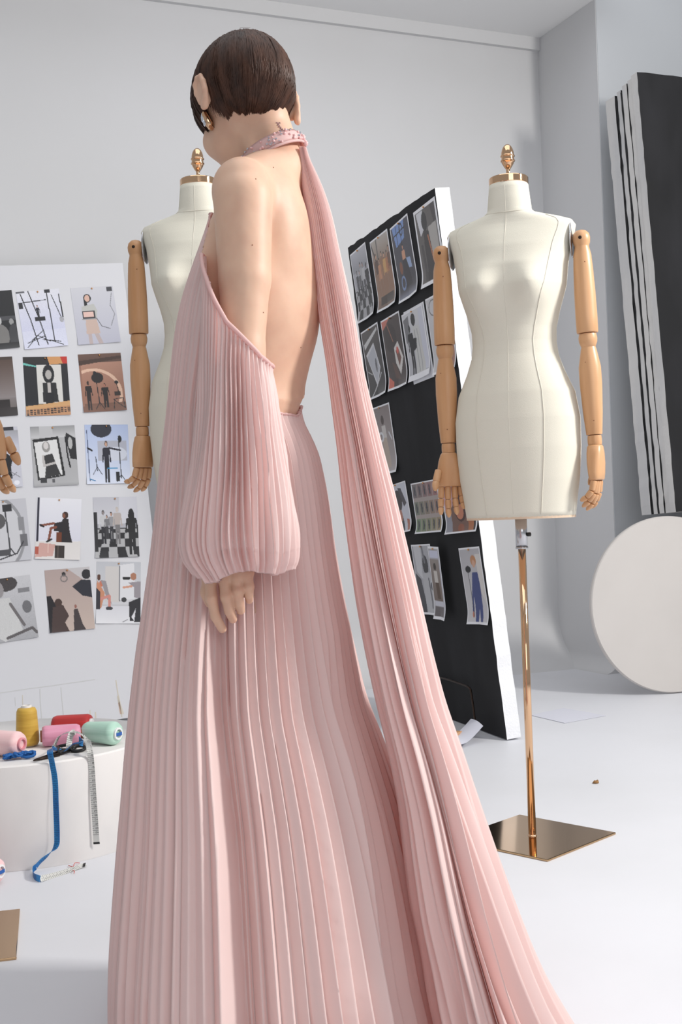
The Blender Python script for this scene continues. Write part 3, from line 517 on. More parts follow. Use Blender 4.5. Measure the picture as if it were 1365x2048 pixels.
def form_arm(root, side, rot, spread, curl, dz):
    S = Vector((side*.174, -.012, 1.456 + dz)); T0 = Matrix.Translation(S) @ Matrix.Rotation(side*spread, 4, 'Y').inverted() 
    def L(prof, n=28, z=0, ell=1., T=T0, x=0): m_ = MB(); m_.lathe([(r, q) for r, q in prof], n, T @ Matrix.Translation((x, 0, z)), 0, ell); return m_
    # metal plate on the shoulder
    mb = MB(); mb.lathe([(.02, 0), (.036, .001), (.038, .003), (.036, .005), (.01, .006)], 32, Matrix.Translation((side*.147, .0, 1.462 + dz)) @ Matrix.Rotation(side*PI/2 , 4, 'Y') @ Matrix.Diagonal((1.25, .9, 1, 1))); 
    mb.tube([(side*.158, 0, 1.462 + dz), tuple(S)], .007, 10)
    mb.build('shoulder_plate', M['chrome'], root)
    up = L([(.003, .0215), (.012, .019), (.019, .012), (.0215, .002), (.0205, -.009), (.0175, -.017), (.0172, -.020), (.0215, -.04), (.0235, -.075), (.0255, -.13), (.0262, -.19), (.0258, -.225), (.0245, -.2275), (.006, -.2285)], ell=.95)
    arm = auto(up.build('arm', M['wood'], root), 50)
    bm_ = MB(); bm_.lathe([(.0045, 0), (.004, .0012), (.001, .0013)], 12, T0 @ Matrix.Translation((0, -.0195, 0)) @ Matrix.Rotation(PI/2, 4, 'X')); bm_.build('screw', M['dark'], arm)
    el = L([(.008, -.226), (.0205, -.230), (.0225, -.240), (.0215, -.250), (.017, -.262), (.006, -.268)], ell=.95); auto(el.build('elbow_joint', M['wood'], arm), 50)
    fo = L([(.006, -.254), (.016, -.258), (.0185, -.266), (.022, -.285), (.0265, -.31), (.0268, -.35), (.0235, -.42), (.0195, -.468), (.0188, -.473), (.006, -.4745)], ell=.92); auto(fo.build('forearm', M['wood'], arm), 50)
    wr = L([(.006, -.473), (.0165, -.475), (.0172, -.482), (.0172, -.492), (.0165, -.497), (.006, -.498)]); auto(wr.build('wrist_joint', M['wood'], arm), 50)
    H = T0 @ Matrix.Translation((0, 0, -.4975)) @ Matrix.Rotation(rot, 4, 'Z')       # hand frame: x = across the palm, -y = palm side, thumb on -x
    mb = MB(); rings = []
    for z, wx, wy, ox in ((0, .017, .015, 0), (-.004, .0205, .018, 0), (-.02, .026, .0195, 0), (-.045, .0315, .019, .001), (-.068, .034, .0165, .002), (-.082, .0335, .0145, .003), (-.0845, .031, .012, .003)):
        rg = []
        for j in range(32):
            a = 2*PI*j/32; c, s_ = math.cos(a), math.sin(a); e = 2/2.8
            rg.append(H @ Vector((ox + wx*math.copysign(abs(c)**e, c), wy*math.copysign(abs(s_)**e, s_), z)))
        rings.append(rg)
    mb.loft(rings); palm = auto(mb.build('hand', M['wood'], arm), 50)
    def seg(m_, T, L_, r0, r1, tip=False):
        prof = [(r0*.55, 0), (r0*.92, -.0012), (r0, -.004), (r0*.98, -L_*.4), (r1, -L_ + .004), (r1*.85, -L_ + .0008), (r1*.4, -L_)] if not tip else \
               [(r0*.55, 0), (r0*.95, -.0012), (r0, -.004), (r0*.98, -L_*.45), (r1*.85, -L_*.75), (r1*.45, -L_*.96), (.0005, -L_)]
        m_.lathe(prof, 14, T, 0, .95)
    for k, x in enumerate((-.0235, -.0075, .009, .0245)):
        ln_ = (.9, 1., .94, .78)[k]; c_ = curl*(.75, .9, 1.1, 1.3)[k]; T = H @ Matrix.Translation((x + .002, 0, -.0845)) @ Matrix.Rotation(-(x*3.0), 4, 'Y')
        m_ = MB(); a = c_*.35
        for q, (L_, r0, r1) in enumerate(((.033*ln_, .0082, .0078), (.025*ln_, .0078, .0072), (.022*ln_, .0072, .0062))):
            T = T @ Matrix.Rotation(-a, 4, 'X'); seg(m_, T, L_, r0, r1, q == 2); T = T @ Matrix.Translation((0, 0, -L_ - .0008)); a = c_*(.7, .55, 0)[q]
        auto(m_.build('finger', M['wood'], arm), 50)
    m_ = MB(); T = H @ Matrix.Translation((-.027, -.012, -.043)) @ Matrix.Rotation(.32, 4, 'Y') @ Matrix.Rotation(-.28, 4, 'X')
    seg(m_, T, .032, .0095, .0088); T = T @ Matrix.Translation((0, 0, -.0325)) @ Matrix.Rotation(-.25, 4, 'X') @ Matrix.Rotation(-.15, 4, 'Y'); seg(m_, T, .026, .0088, .0075, True)
    auto(m_.build('thumb', M['wood'], arm), 50)
    for (z, y, x) in ((-.06, -.0222, .008), (-.30, -.0262, -.006), (-.44, -.0205, .004)):
        k_ = MB(); k_.ball(T0 @ Vector((x, y, z)), .0017, 8, sc=(1, .5, .7)); k_.build('wood_knot', M['woodd'], arm)
rdf = dressform((.443, 2.96, 0), math.radians(-20), 0, 'full cream linen dress form at right with wooden arms on a gold pole and plate', [(-1, .35, .0, .35), (1, PI*1.45, .03, .55)], math.radians(65.4))
ldf = dressform((-.345, 3.17, 0), math.radians(-8), .083, 'cream dress form standing behind the gown, its single visible wooden arm at left', [(-1, -2.0, .0, .75), (1, 1.2, .02, .5)], .4)
tdf = dressform((-.818, 2.366, 0), math.radians(-33), .065, 'dress form cut by the left frame edge, only its wooden hand and plate corner show', [(-1, .9, .0, .5), (1, PI + .35, .055, .8)], math.radians(46.7))

# ------------------------------------------------------------------ objects at the foot of the black board
pb = lambda x, y, off=.02: on_plane(x, y, BO, bu, bv, bn, off)[0]
pts = [pb(880, 1446, .03), pb(868, 1400, .02), pb(860, 1366, .02), pb(866, 1355, .02), pb(888, 1357, .02), pb(925, 1369, .02), pb(938, 1375, .02), pb(943, 1386, .02), pb(949, 1430, .03), pb(953, 1464, .035)]
mb = MB(); mb.tube(spline(pts, 60), .0042, 10)
mb.tube([pts[-1], pts[-1] + bn*.09 + Vector((0, 0, -.005))], .004, 8); mb.tube([pts[0], pts[0] + bn*.09], .004, 8)
tag(mb.build('wire_stand', M['dark']), 'bent dark metal rod stand propped against the foot of the black board', 'stand')
fl = lambda x, y, z=0: Vector((np.array([0, 0, CH]) + ray(x, y)*((z-CH)/ray(x, y)[2])))
# curled paper sheet
mb = MB(); A = fl(905, 1500, .012); B_ = fl(968, 1478, .012); n_ = 14; rings = []
for i in range(n_+1):
    s_ = i/n_; row = []
    for j in range(9):
        t = j/8; base = A.lerp(B_, s_) + Vector((-.05, .26, 0))*t*.55 - Vector((.16, 0, 0))*(1-s_)*.2
        lift = .055*max(0, s_-.55)**1.3*2.2 + .006*math.sin(t*3)
        row.append(base + Vector((0, 0, lift + .003)))
    rings.append(row)
top = rings; bot = [[p - Vector((0, 0, .0006)) for p in r_] for r_ in rings]
vs = [p for r_ in top for p in r_]; k = len(vs); vs += [p for r_ in bot for p in r_]; fs = []
for i in range(n_):
    for j in range(8): a = i*9+j; fs.append((a, a+9, a+10, a+1)); fs.append((k+a, k+a+1, k+a+10, k+a+9))
tag(mk('curled_paper', vs, fs, M['paperl']), 'pale curled sheet of paper lying at the foot of the black board', 'paper')
mb = MB(); c_ = fl(908, 1474, .02) + Vector((-.02, .05, .0)); mb.box((-.05, -.022, .0), (.05, .022, .012), T=Matrix.Translation(c_) @ Matrix.Rotation(-.5, 4, 'Z')); tag(bevel(mb.build('wooden_block', M['wood'], None, False), .002), 'small tan wooden block on the curled paper under the wire stand', 'block')
# paper on the floor beyond the pole
q = [fl(1062, 1431), fl(1128, 1417), fl(1213, 1432), fl(1130, 1447)]
mb = MB(); mb.loft([[p + Vector((0, 0, .001)) for p in q], [p + Vector((0, 0, .0022)) for p in q]]); tag(mb.build('floor_sheet', M['paperf'], None, False), 'faint lilac sheet of paper lying flat on the floor behind the gold pole', 'paper')
c_ = fl(1192, 1567); mb = MB()
mb.loft([[c_ + Vector((math.cos(a)*.010, math.sin(a)*.006, .0015)) for a in np.linspace(0, 2*PI, 9)[:-1]], [c_ + Vector((math.cos(a)*.007 + .002, math.sin(a)*.004, .008 + .003*math.sin(a*2))) for a in np.linspace(0, 2*PI, 9)[:-1]]])
tag(mb.build('dry_leaf', M['leaf']), 'tiny curled dry leaf on the bare floor right of the gold pole', 'leaf')

# ------------------------------------------------------------------ round plinth with sewing things
PC = Vector((-.864, 3.165, 0)); PH = .25
mb = MB(); mb.lathe([(.338, .0), (.340, .003), (.340, PH-.004), (.336, PH)], 128, Matrix.Translation(PC)); tag(auto(mb.build('round_plinth', M['plinth']), 35), 'low round white plinth at left carrying thread spools and a tape measure', 'plinth')
def spool(loc, T, L_, r0, r1, m, label, core='white', group='thread spools on the round plinth', lab=False):
    """cone spool along local z from base (r0) to top (r1)"""
    root = empty('thread_spool', loc, 0, label=label, cat='thread spool', group=group); R = T.to_4x4()
    mb = MB(); mb.lathe([(r0*.45, .004), (r0*.86, .002), (r0, .010), (r0*.995, .02), (r1*1.02, L_-.016), (r1, L_-.010), (r1*.86, L_-.002), (r1*.5, L_)], 40, R); o = mb.build('thread', m, root)
    mb = MB(); mb.lathe([(r0*.40, -.003), (r0*.56, -.003), (r0*.56, .006)], 32, R); mb.build('core', M[core], root)
    c1 = r1*.52; mb = MB(); mb.lathe([(c1, L_-.004), (c1, L_+.005), (c1*.72, L_+.0055), (c1*.62, L_-.02), (.001, L_-.021)], 32, R); cr = auto(mb.build('core', M[core], root), 35)
    if lab:
        mb = MB(); mb.loft([[R @ Vector((x, y, L_+.0058)) for x, y in ((-c1*.72, -c1*.34), (c1*.72, -c1*.34), (c1*.72, c1*.2), (-c1*.72, c1*.2))], [R @ Vector((x, y, L_+.0062)) for x, y in ((-c1*.72, -c1*.34), (c1*.72, -c1*.34), (c1*.72, c1*.2), (-c1*.72, c1*.2))]]); mb.build('label_sticker', M['label'], root, False)
    return root
def axis(d):    # matrix taking +z to d
    return Vector(d).normalized().to_track_quat('Z', 'Y').to_matrix()
tp = lambda x, y, z: fl(x, y, z)      # point at height z on the sight line
TM = {k: thread(k + '_thread', a, b) for k, a, b in (('yellow', (206, 168, 66), (190, 150, 50)), ('rose', (226, 160, 186), (214, 142, 168)), ('red', (198, 44, 44), (176, 34, 36)), ('mint', (188, 222, 206), (168, 208, 190)), ('pale_pink', (244, 208, 208), (238, 194, 196)))}
TM['pink_core'] = None; M['rosecore'] = mat('rose_core', (224, 150, 158), .6); M['brown'] = mat('brown_card', (150, 96, 76), .8)
p_ = tp(50, 1497, PH); spool(p_ + Vector((0, .028, .002)), Matrix.Identity(3), .098, .0295, .0255, TM['yellow'], 'upright yellow cone of thread standing on the round plinth')
# pale pink: axis to the right and towards the camera
e0 = P(42, 1483, 2.93); d = Vector((1, -.42, 0)).normalized(); r_ = .031
spool(Vector((e0.x, e0.y, PH + r_ + .002)) - d*.11, axis(d), .11, r_, .0295, TM['pale_pink'], 'pale pink cone of thread lying at the frame edge, hollow end showing', core='rosecore')
d = Vector((1, .22, .0)).normalized(); a0 = tp(78, 1499, PH); spool(Vector((a0.x, a0.y + .03, PH + .0275)), axis(d), .098, .0265, .025, TM['rose'], 'rose pink cone of thread lying between the yellow and mint spools', core='brown')
d = Vector((-1, .1, 0)).normalized(); a0 = P(184, 1470, 3.20); spool(Vector((a0.x, a0.y, PH + .0285)), axis(d), .106, .028, .025, TM['red'], 'red cone of thread lying at the back behind the rose spool')
d = Vector((.9, -.5, 0)).normalized(); a0 = P(172, 1475, 3.09); spool(Vector((a0.x, a0.y, PH + .030)), axis(d), .104, .0255, .0295, TM['mint'], 'mint green cone of thread lying beside the gown, blue label on its core', lab=True)
d = Vector((.9, -.3, 0)).normalized(); a0 = P(-1, 1730, 2.73); spool(Vector((a0.x, a0.y, .032)) - d*.11, axis(d), .11, .029, .029, TM['pale_pink'], 'pale pink spool on the floor, barely inside the left frame edge', group='thread spools on the floor', lab=True)
# blue cord bundle
mb = MB(); r = random.Random(3); c_ = tp(36, 1521, PH)
for k_ in range(7):
    pts = []; 
    for i in range(7): pts.append(c_ + Vector(((i/6-.5)*.062 + r.uniform(-.006, .006), .014 + r.uniform(-.012, .012) + (i/6-.5)*.03, .004 + .012*abs(math.sin(i*1.3 + k_)) )))
    mb.tube(spline(pts, 24), .0028, 6)
pts = [c_ + Vector((.012, .02, .012)), c_ + Vector((.03, .024, .016)), c_ + Vector((.036, .012, .009)), c_ + Vector((.02, .006, .006)), c_ + Vector((.006, .012, .008))]; mb.tube(spline(pts, 24), .0034, 6)
mb.ball(c_ + Vector((-.028, .006, .009)), .0085, 10, sc=(1.1, .8, .9)); tag(mb.build('cord_bundle', M['blued']), 'small knotted bundle of royal blue cord at the plinth edge below the pale spool', 'cord')
# scissors
root = empty('scissors', tp(100, 1514, PH) + Vector((0, 0, .003)), 0, label='dark scissors lying under the tape measure loops, closed blades pointing left', cat='scissors'); lo = root.location.copy()
g = lambda x, y, z=PH + .004: tp(x, y, z) - lo
mb = MB(); mb.tube([g(67, 1521), g(84, 1517), g(118, 1509)], [.0016, .004, .005], 8); mb.build('blade', M['dark'], root)
mb = MB(); mb.tube([g(69, 1519, PH + .006), g(90, 1513, PH + .006), g(122, 1502, PH + .006)], [.0012, .003, .004], 8); mb.build('blade', M['dark'], root)
for (x, y, ax_) in ((133, 1495, .030), (156, 1497, .024)):
    c0 = g(x, y, PH + .007); mb = MB(); mb.tube([c0 + Vector((math.cos(a)*ax_*.75, math.sin(a)*.018, .003*math.sin(a))) for a in np.linspace(0, 2*PI, 25)], .0042, 8); mb.tube([g(118, 1507, PH + .006), c0 - Vector((ax_*.7, 0, 0))], .005, 8); mb.build('handle', M['blk'], root)
# measuring tape: strips with printed ticks
root = empty('measuring_tape', tp(112, 1508, PH), 0, label='blue and white measuring tape looped on the plinth and hanging down its side', cat='measuring tape'); lo = root.location.copy()
def strip(name, pts, wdir, width, m, mt, tick0=0, n=120, both=None):
    pts = [Vector(p) - lo for p in pts]; c_ = spline(pts, n); wd = spline([Vector(q_).normalized() for q_ in wdir], n); mb = MB(); rings = []
    for i, p in enumerate(c_):
        d = (c_[min(i+1, n-1)] - c_[max(i-1, 0)]).normalized(); w_ = (wd[i] - d*wd[i].dot(d)).normalized(); nn = d.cross(w_)
        rings.append([p - w_*width/2 - nn*.0004, p + w_*width/2 - nn*.0004, p + w_*width/2 + nn*.0004, p - w_*width/2 + nn*.0004])
    k0 = len(mb.f); mb.loft(rings, 0)
    # ticks and numerals
    Ls = [0]
    for a, b in zip(c_, c_[1:]): Ls.append(Ls[-1] + (b-a).length)
    SEG = {'0': 'abcdef', '1': 'bc', '2': 'abged', '3': 'abgcd', '4': 'fgbc', '5': 'afgcd', '6': 'afgedc', '7': 'abc', '8': 'abcdefg', '9': 'abcdfg'}
    GEO = dict(a=(0, 1, 1, 1), b=(1, .5, 1, 1), c=(1, 0, 1, .5), d=(0, 0, 1, 0), e=(0, 0, 0, .5), f=(0, .5, 0, 1), g=(0, .5, 1, .5))
    def at(s_):
        k = min(max(int(np.searchsorted(Ls, s_)), 1), n-1); t = (s_-Ls[k-1])/(Ls[k]-Ls[k-1]); p = c_[k-1].lerp(c_[k], t); d = (c_[k]-c_[k-1]).normalized(); w_ = (wd[k]-d*wd[k].dot(d)).normalized(); return p, d, w_, d.cross(w_)
    def quad(s0, w0, s1, w1, th_):
        for sg in (1, -1):
            out = []
            for (s_, w_) in ((s0, w0), (s1, w1)):
                p, d, wv, nn = at(s_); out.append((p + wv*w_ + nn*.0006*sg, d, wv))
            (a, d, wv), (b, _, _) = out; v_ = (b-a); pr = wv if abs(v_.normalized().dot(d)) > .7 else d
            mb.add([a - pr*th_, b - pr*th_, b + pr*th_, a + pr*th_], [(0, 1, 2, 3)], 1)
    cm = .0105; s_ = cm; i = tick0
    while s_ < Ls[-1] - cm:
        quad(s_, -width/2, s_, width/2*.98, .0004)
        quad(s_ - cm/2, -width/2, s_ - cm/2, -width*.25, .0003); quad(s_ - cm/2, width*.25, s_ - cm/2, width/2, .0003)
        for q_, ch in enumerate(str(i + 1)):
            for g_ in SEG[ch]:
                x0, y0, x1, y1 = GEO[g_]; f_ = lambda x, y: (s_ - cm*.28 - y*.0042 + .0, (-.0032 + q_*.0034 + x*.0024))
                (sa, wa), (sb, wb) = f_(x0, y0), f_(x1, y1); quad(sa, wa, sb, wb, .0003)
        s_ += cm; i += 1
    return mb.build(name, [m, mt], root, False)
W_ = .0145
zt = PH + .003
front = Vector((1, -.25, 0)); 
# blue side: small loop on top, over the edge, down the front, curling on the floor
side = lambda x, y, o=.012: (lambda v: Vector((0, 0, CH)) + v*t_side(v, o))(Vector(ray(x, y)))
def t_side(v, o):       # intersect the plinth's wall grown by o
    a = v.x**2 + v.y**2; R2 = .34 + o; b = -2*(v.x*PC.x + v.y*PC.y); c = PC.x**2 + PC.y**2 - R2*R2; return (-b - math.sqrt(max(b*b - 4*a*c, 0)))/(2*a)
bl = [tp(158, 1478, PH + .03), tp(166, 1486, PH + .026), tp(160, 1486, PH + .030), tp(146, 1489, PH + .026), tp(130, 1502, PH + .010)]
strip('tape_strip', bl, [(0, 0, 1), (.2, -.6, .8), (.0, -.9, .5), (.3, -.9, .3), (.3, -.8, .4)], W_, M['blue'], M['tickb'], 60, 70)
bl = [tp(118, 1500, PH + .010), tp(104, 1497, PH + .010), side(100, 1504, .006), side(104, 1525, .006), side(110, 1560, .010), side(112, 1610, .014), side(114, 1670, .016), side(112, 1692, .018), side(98, 1708, .02), side(82, 1722, .022), side(72, 1733, .025)]
strip('tape_strip', bl, [(.2, .8, 0), (.5, .8, .2), (1, -.2, .1), front, front, front, front, (1, -.3, .3), (.7, -.3, .8), (.5, -.2, .9), (.25, -.3, .95)], W_, M['blue'], M['tickb'], 20, 180)
bl = [side(72, 1733, .025), fl(66, 1741, .008), fl(68, 1752, .008), fl(80, 1758, .008)]
strip('tape_strip', bl, [(.1, -.2, .98), (0, -.2, 1), (-.1, .1, 1), (-.2, .5, .8)], W_, M['blue'], M['tickb'], 10, 60)
bl = [fl(80, 1758, .007), fl(110, 1750, .004), fl(140, 1740, .004), fl(170, 1729, .005)]
strip('tape_strip', bl, [(-.1, .75, .6), (-.1, .9, .4), (-.1, 1, .3), (-.1, 1, .2)], W_, M['tape'], M['tick'], 0, 60)
# white side: loops and the long hanging end
bl = [tp(128, 1500, PH + .004), tp(112, 1496, PH + .006), tp(110, 1490, PH + .012), tp(120, 1472, PH + .032), tp(140, 1464, PH + .042), tp(160, 1467, PH + .040), tp(174, 1480, PH + .024), side(179, 1498, .004), side(183, 1530, .005), side(187, 1590, .010), side(191, 1650, .012), side(193, 1684, .012)]
strip('tape_strip', bl, [(0, .9, .3), (.2, .9, .3), (.2, .8, .2), (.3, .9, .1), (.1, 1, .1), (-.1, 1, 0), (.2, .9, .1), (.8, .5, 0), (1, .1, 0), (1, -.0, 0), (1, 0, 0), (1, .1, 0)], W_, M['tape'], M['tick'], 90, 200)
bl = [tp(139, 1502, PH + .004), tp(138, 1490, PH + .014), tp(142, 1470, PH + .036), tp(150, 1463, PH + .042)]
strip('tape_strip', bl, [(1, .6, 0), (1, .6, 0), (.8, .6, 0), (.5, .9, 0)], W_, M['tape'], M['tick'], 40, 50)
for a, b, wv in ((side(193, 1684, .012), side(193.5, 1688, .012), Vector((1, .1, 0))), (fl(166, 1730.5, .006), fl(171, 1729, .006), Vector((-.1, 1, .2)))):
    mb = MB(); a = a - lo; b = b - lo; wv = wv.normalized()*W_*.52; nn = (b-a).cross(wv).normalized()*.001
    mb.loft([[p - wv - nn, p + wv - nn, p + wv + nn, p - wv + nn] for p in (a, b)]); mb.build('end_clip', M['blk'], root, False)
# loose red thread end on the floor
mb = MB(); mb.tube(spline([fl(137, 1731, .002), fl(146, 1733, .006), fl(150, 1726, .004), fl(160, 1726, .003)], 24), .0009, 5); mb.tube(spline([fl(145, 1740, .002), fl(149, 1742, .006), fl(148, 1747, .002)], 12), .0008, 5)
tag(mb.build('loose_thread', M['red2']), 'short loose red thread ends beside the tape tip on the floor', 'thread')
# ------------------------------------------------------------------ the woman: a signed-distance body meshed with surface nets
class SDF:
    def __init__(s, lo, hi, h):
        s.h = h; s.lo = np.array(lo, float); s.n = np.ceil((np.array(hi) - s.lo)/h).astype(int) + 1
        s.d = np.full(s.n, 9., np.float32)
    def _sub(s, lo, hi, m):
        a = np.maximum(((np.array(lo) - m - s.lo)/s.h).astype(int), 0); b = np.minimum(((np.array(hi) + m - s.lo)/s.h).astype(int) + 2, s.n)
        if np.any(b <= a): return None
        sl = tuple(slice(i, j) for i, j in zip(a, b))
        g = np.meshgrid(*[s.lo[k] + s.h*np.arange(a[k], b[k], dtype=np.float32) for k in range(3)], indexing='ij'); return sl, g
    def _mix(s, sl, d, k, sub=False):
        o = s.d[sl]
        if sub: hh = np.clip(.5 - .5*(o + d)/k, 0, 1); s.d[sl] = o*(1-hh) - d*hh + k*hh*(1-hh)
        else: hh = np.clip(.5 + .5*(o - d)/k, 0, 1); s.d[sl] = o*(1-hh) + d*hh - k*hh*(1-hh)
    def cone(s, a, b, ra, rb, k=.02, sub=False, fl=None):
        a, b = np.array(a, float), np.array(b, float); R_ = max(ra, rb)
        q = s._sub(np.minimum(a, b) - R_, np.maximum(a, b) + R_, k*2)
        if q is None: return
        sl, (X, Y, Z) = q; ba = b - a; L = ba @ ba + 1e-12; px, py, pz = X-a[0], Y-a[1], Z-a[2]
        t = np.clip((px*ba[0] + py*ba[1] + pz*ba[2])/L, 0, 1)
        dx, dy, dz = px - t*ba[0], py - t*ba[1], pz - t*ba[2]
        if fl is not None:      # flatten: (axis, factor)
            ax, f = fl; ax = np.array(ax)/np.linalg.norm(ax); c = dx*ax[0] + dy*ax[1] + dz*ax[2]; dx += ax[0]*c*(f-1); dy += ax[1]*c*(f-1); dz += ax[2]*c*(f-1)
        s._mix(sl, np.sqrt(dx*dx + dy*dy + dz*dz) - (ra*(1-t) + rb*t), k, sub)
    def ell(s, c, A, r, k=.03, sub=False):   # A: rows = axes
        c = np.array(c, float); A = np.array(A, float); r = np.array(r, float); R_ = r.max()
        q = s._sub(c - R_, c + R_, k*2)
        if q is None: return
        sl, (X, Y, Z) = q; u = [(A[i][0]*(X-c[0]) + A[i][1]*(Y-c[1]) + A[i][2]*(Z-c[2])) for i in range(3)]
        k0 = np.sqrt(sum((u[i]/r[i])**2 for i in range(3))); k1 = np.sqrt(sum((u[i]/r[i]**2)**2 for i in range(3))) + 1e-9
        s._mix(sl, k0*(k0 - 1)/k1, k, sub)
    def mesh(s):
        d = s.d; n = s.n; ins = d < 0
        c = np.zeros(n - 1, int); 
        for i in (0, 1):
            for j in (0, 1):
                for k in (0, 1): c += ins[i:n[0]-1+i, j:n[1]-1+j, k:n[2]-1+k]
        act = (c > 0) & (c < 8); idx = np.full(n - 1, -1, int); cells = np.argwhere(act); idx[act] = np.arange(len(cells))
        acc = np.zeros((len(cells), 3)); cnt = np.zeros(len(cells)); cs = cells.T
        cor = [(i, j, k) for i in (0, 1) for j in (0, 1) for k in (0, 1)]
        val = {q: d[cs[0]+q[0], cs[1]+q[1], cs[2]+q[2]] for q in cor}
        for a in cor:
            for ax in range(3):
                if a[ax] == 0:
                    b = list(a); b[ax] = 1; b = tuple(b); va, vb = val[a], val[b]; m = (va < 0) != (vb < 0)
                    t = np.where(m, va/(va - vb + 1e-20), 0); pt = np.array(a, float)[None] + np.eye(3)[ax][None]*t[:, None]
                    acc[m] += pt[m]; cnt[m] += 1
        v = (cells + acc/cnt[:, None])*s.h + s.lo; fs = []
        for ax in range(3):
            u, w_ = (ax+1) % 3, (ax+2) % 3; sl0 = [slice(1, n[i]-1) for i in range(3)]; sl0[ax] = slice(0, n[ax]-1); sl1 = list(sl0); sl1[ax] = slice(1, n[ax])
            A_, B_ = ins[tuple(sl0)], ins[tuple(sl1)]; e = np.argwhere(A_ != B_); off = np.array([1, 1, 1]); off[ax] = 0; flip = A_[tuple(e.T)]; e = e + off
            def g(du, dw): q = e.copy(); q[:, u] -= du; q[:, w_] -= dw; return idx[tuple(q.T)]
            f = np.stack([g(0, 0), g(1, 0), g(1, 1), g(0, 1)], 1); f[~flip] = f[~flip][:, ::-1]; fs.append(f)
        return v, np.concatenate(fs)

DB = 2.05; SC = FPX/DB
FW = np.array([-.94, .35, 0.]); FW /= np.linalg.norm(FW); SD_ = np.array([FW[1], -FW[0], 0.]) # her right hand side: away from the camera
SD_ = np.array([.35, .94, 0.])/np.hypot(.35, .94); ZV = np.array([0, 0, 1.]); AX = [FW, SD_, ZV]
p3 = lambda px, py, Y=DB: np.array(P(px, py, Y))
S = SDF((-.42, 1.70, .02), (.16, 2.42, 1.68), .0045)
S.ell(p3(534, 436), AX, (.064, .130, .092), .025)         # upper chest
S.ell(p3(518, 558), AX, (.098, .135, .135), .03)         # rib cage
S.ell(p3(520, 655), AX, (.092, .118, .12), .04)
S.ell(p3(507, 790), AX, (.080, .106, .11), .04)         # waist
S.ell(p3(494, 935), AX, (.112, .158, .13), .05)         # hips
S.ell(p3(530, 985, 2.0), AX, (.085, .08, .10), .05); S.ell(p3(540, 985, 2.14), AX, (.085, .08, .10), .05)
for (x, Y) in ((425, 1.99), (440, 2.13)): S.ell(p3(x+8, 565, Y), AX, (.046, .05, .05), .04)
S.cone(p3(552, 325, 2.07), p3(521, 240, 2.09), .046, .044, .014)       # neck
S.cone(p3(568, 335, 2.06), p3(542, 245, 2.08), .030, .027, .02)
S.cone(p3(508, 335, 2.03), p3(494, 275, 2.05), .010, .012, .018)
S.cone(p3(552, 346, 2.04), p3(487, 376, 1.945), .043, .043, .022)      # trapezius and shoulder, near side
S.cone(p3(556, 345, 2.10), p3(568, 385, 2.20), .043, .045, .035)
S.ell(p3(484, 384, 1.925), AX, (.049, .046, .055), .015)               # deltoid
S.ell(p3(570, 395, 2.215), AX, (.044, .044, .052), .03)
S.ell(p3(572, 455, 1.99), AX, (.028, .05, .075), .035)                # shoulder blade
S.ell(p3(588, 455, 2.12), AX, (.026, .05, .075), .035)
S.cone(p3(474, 352, 1.91), p3(440, 362, 2.02), .009, .009, .02)       # collar bone
KA = .005
S.cone(p3(486, 400, 1.912), p3(490, 560, 1.89), .0475, .0415, KA)      # upper arm
S.cone(p3(490, 560, 1.89), p3(486, 700, 1.875), .0405, .034, .006)
S.cone(p3(486, 700, 1.875), p3(484, 790, 1.868), .036, .037, .006)
S.cone(p3(484, 790, 1.868), p3(462, 1085, 1.845), .037, .024, .006)
# far arm, folded forward and hidden
S.cone(p3(570, 400, 2.225), p3(545, 700, 2.25), .044, .035, .02); S.cone(p3(545, 700, 2.25), p3(500, 980, 2.24), .034, .024, .03)
for (x, Y, s_) in ((505, 1.985, 0), (512, 2.13, 1)):        # legs to the floor
    hip = p3(x, 1020, Y); kn = np.array([hip[0]-.01, Y-.02, .50]); an = np.array([hip[0]+.0, Y+.01, .11])
    S.cone(hip, kn, .082, .052, .05); S.cone(kn, an, .05, .032, .03); S.cone(an + [0, 0, -.03], an + FW*.17 + [0, 0, -.065], .028, .024, .02)
# head, built in its own frame
th, pt, rl = math.radians(28), math.radians(32), math.radians(2.5)
h0 = np.array([-math.sin(th), math.cos(th), 0]); r0 = np.array([math.cos(th), math.sin(th), 0])
hf = h0*math.cos(pt) - ZV*math.sin(pt); hu = h0*math.sin(pt) + ZV*math.cos(pt); hr = r0
hr, hu = hr*math.cos(rl) - hu*math.sin(rl), hr*math.sin(rl) + hu*math.cos(rl)
HC = p3(484, 203, 2.09)
hp = lambda x, y, z: HC + hr*x + hf*y + hu*z; HA = [hr, hf, hu]
S.ell(hp(0, -.008, .008), HA, (.071, .090, .080), .02)
S.cone(hp(0, -.045, -.015), p3(526, 262, 2.09), .047, .042, .012)
S.ell(hp(0, .045, -.045), HA, (.054, .048, .068), .016)
S.cone(hp(0, .035, -.062), hp(0, .066, -.105), .042, .018, .012)
for sx in (-1, 1):
    S.ell(hp(sx*.038, .028, -.068), HA, (.014, .028, .018), .025); S.ell(hp(sx*.036, .064, -.042), HA, (.022, .02, .024), .02)
    S.ell(hp(sx*.030, .094, -.004), HA, (.016, .010, .010), .012, True)
    S.cone(hp(sx*.014, .090, .014), hp(sx*.040, .080, .012), .007, .006, .012)
S.cone(hp(0, .092, .004), hp(0, .112, -.040), .007, .010, .010); S.ell(hp(0, .104, -.042), HA, (.015, .009, .008), .008)
S.cone(hp(-.018, .086, -.071), hp(.018, .086, -.071), .006, .006, .008); S.cone(hp(-.015, .085, -.081), hp(.015, .085, -.081), .0065, .0065, .006); S.cone(hp(-.02, .098, -.0765), hp(.02, .098, -.0765), .0025, .0025, .004, True)
S.cone(p3(440, 258, 2.034), p3(468, 314, 2.038), .007, .013, .022, sub=True)
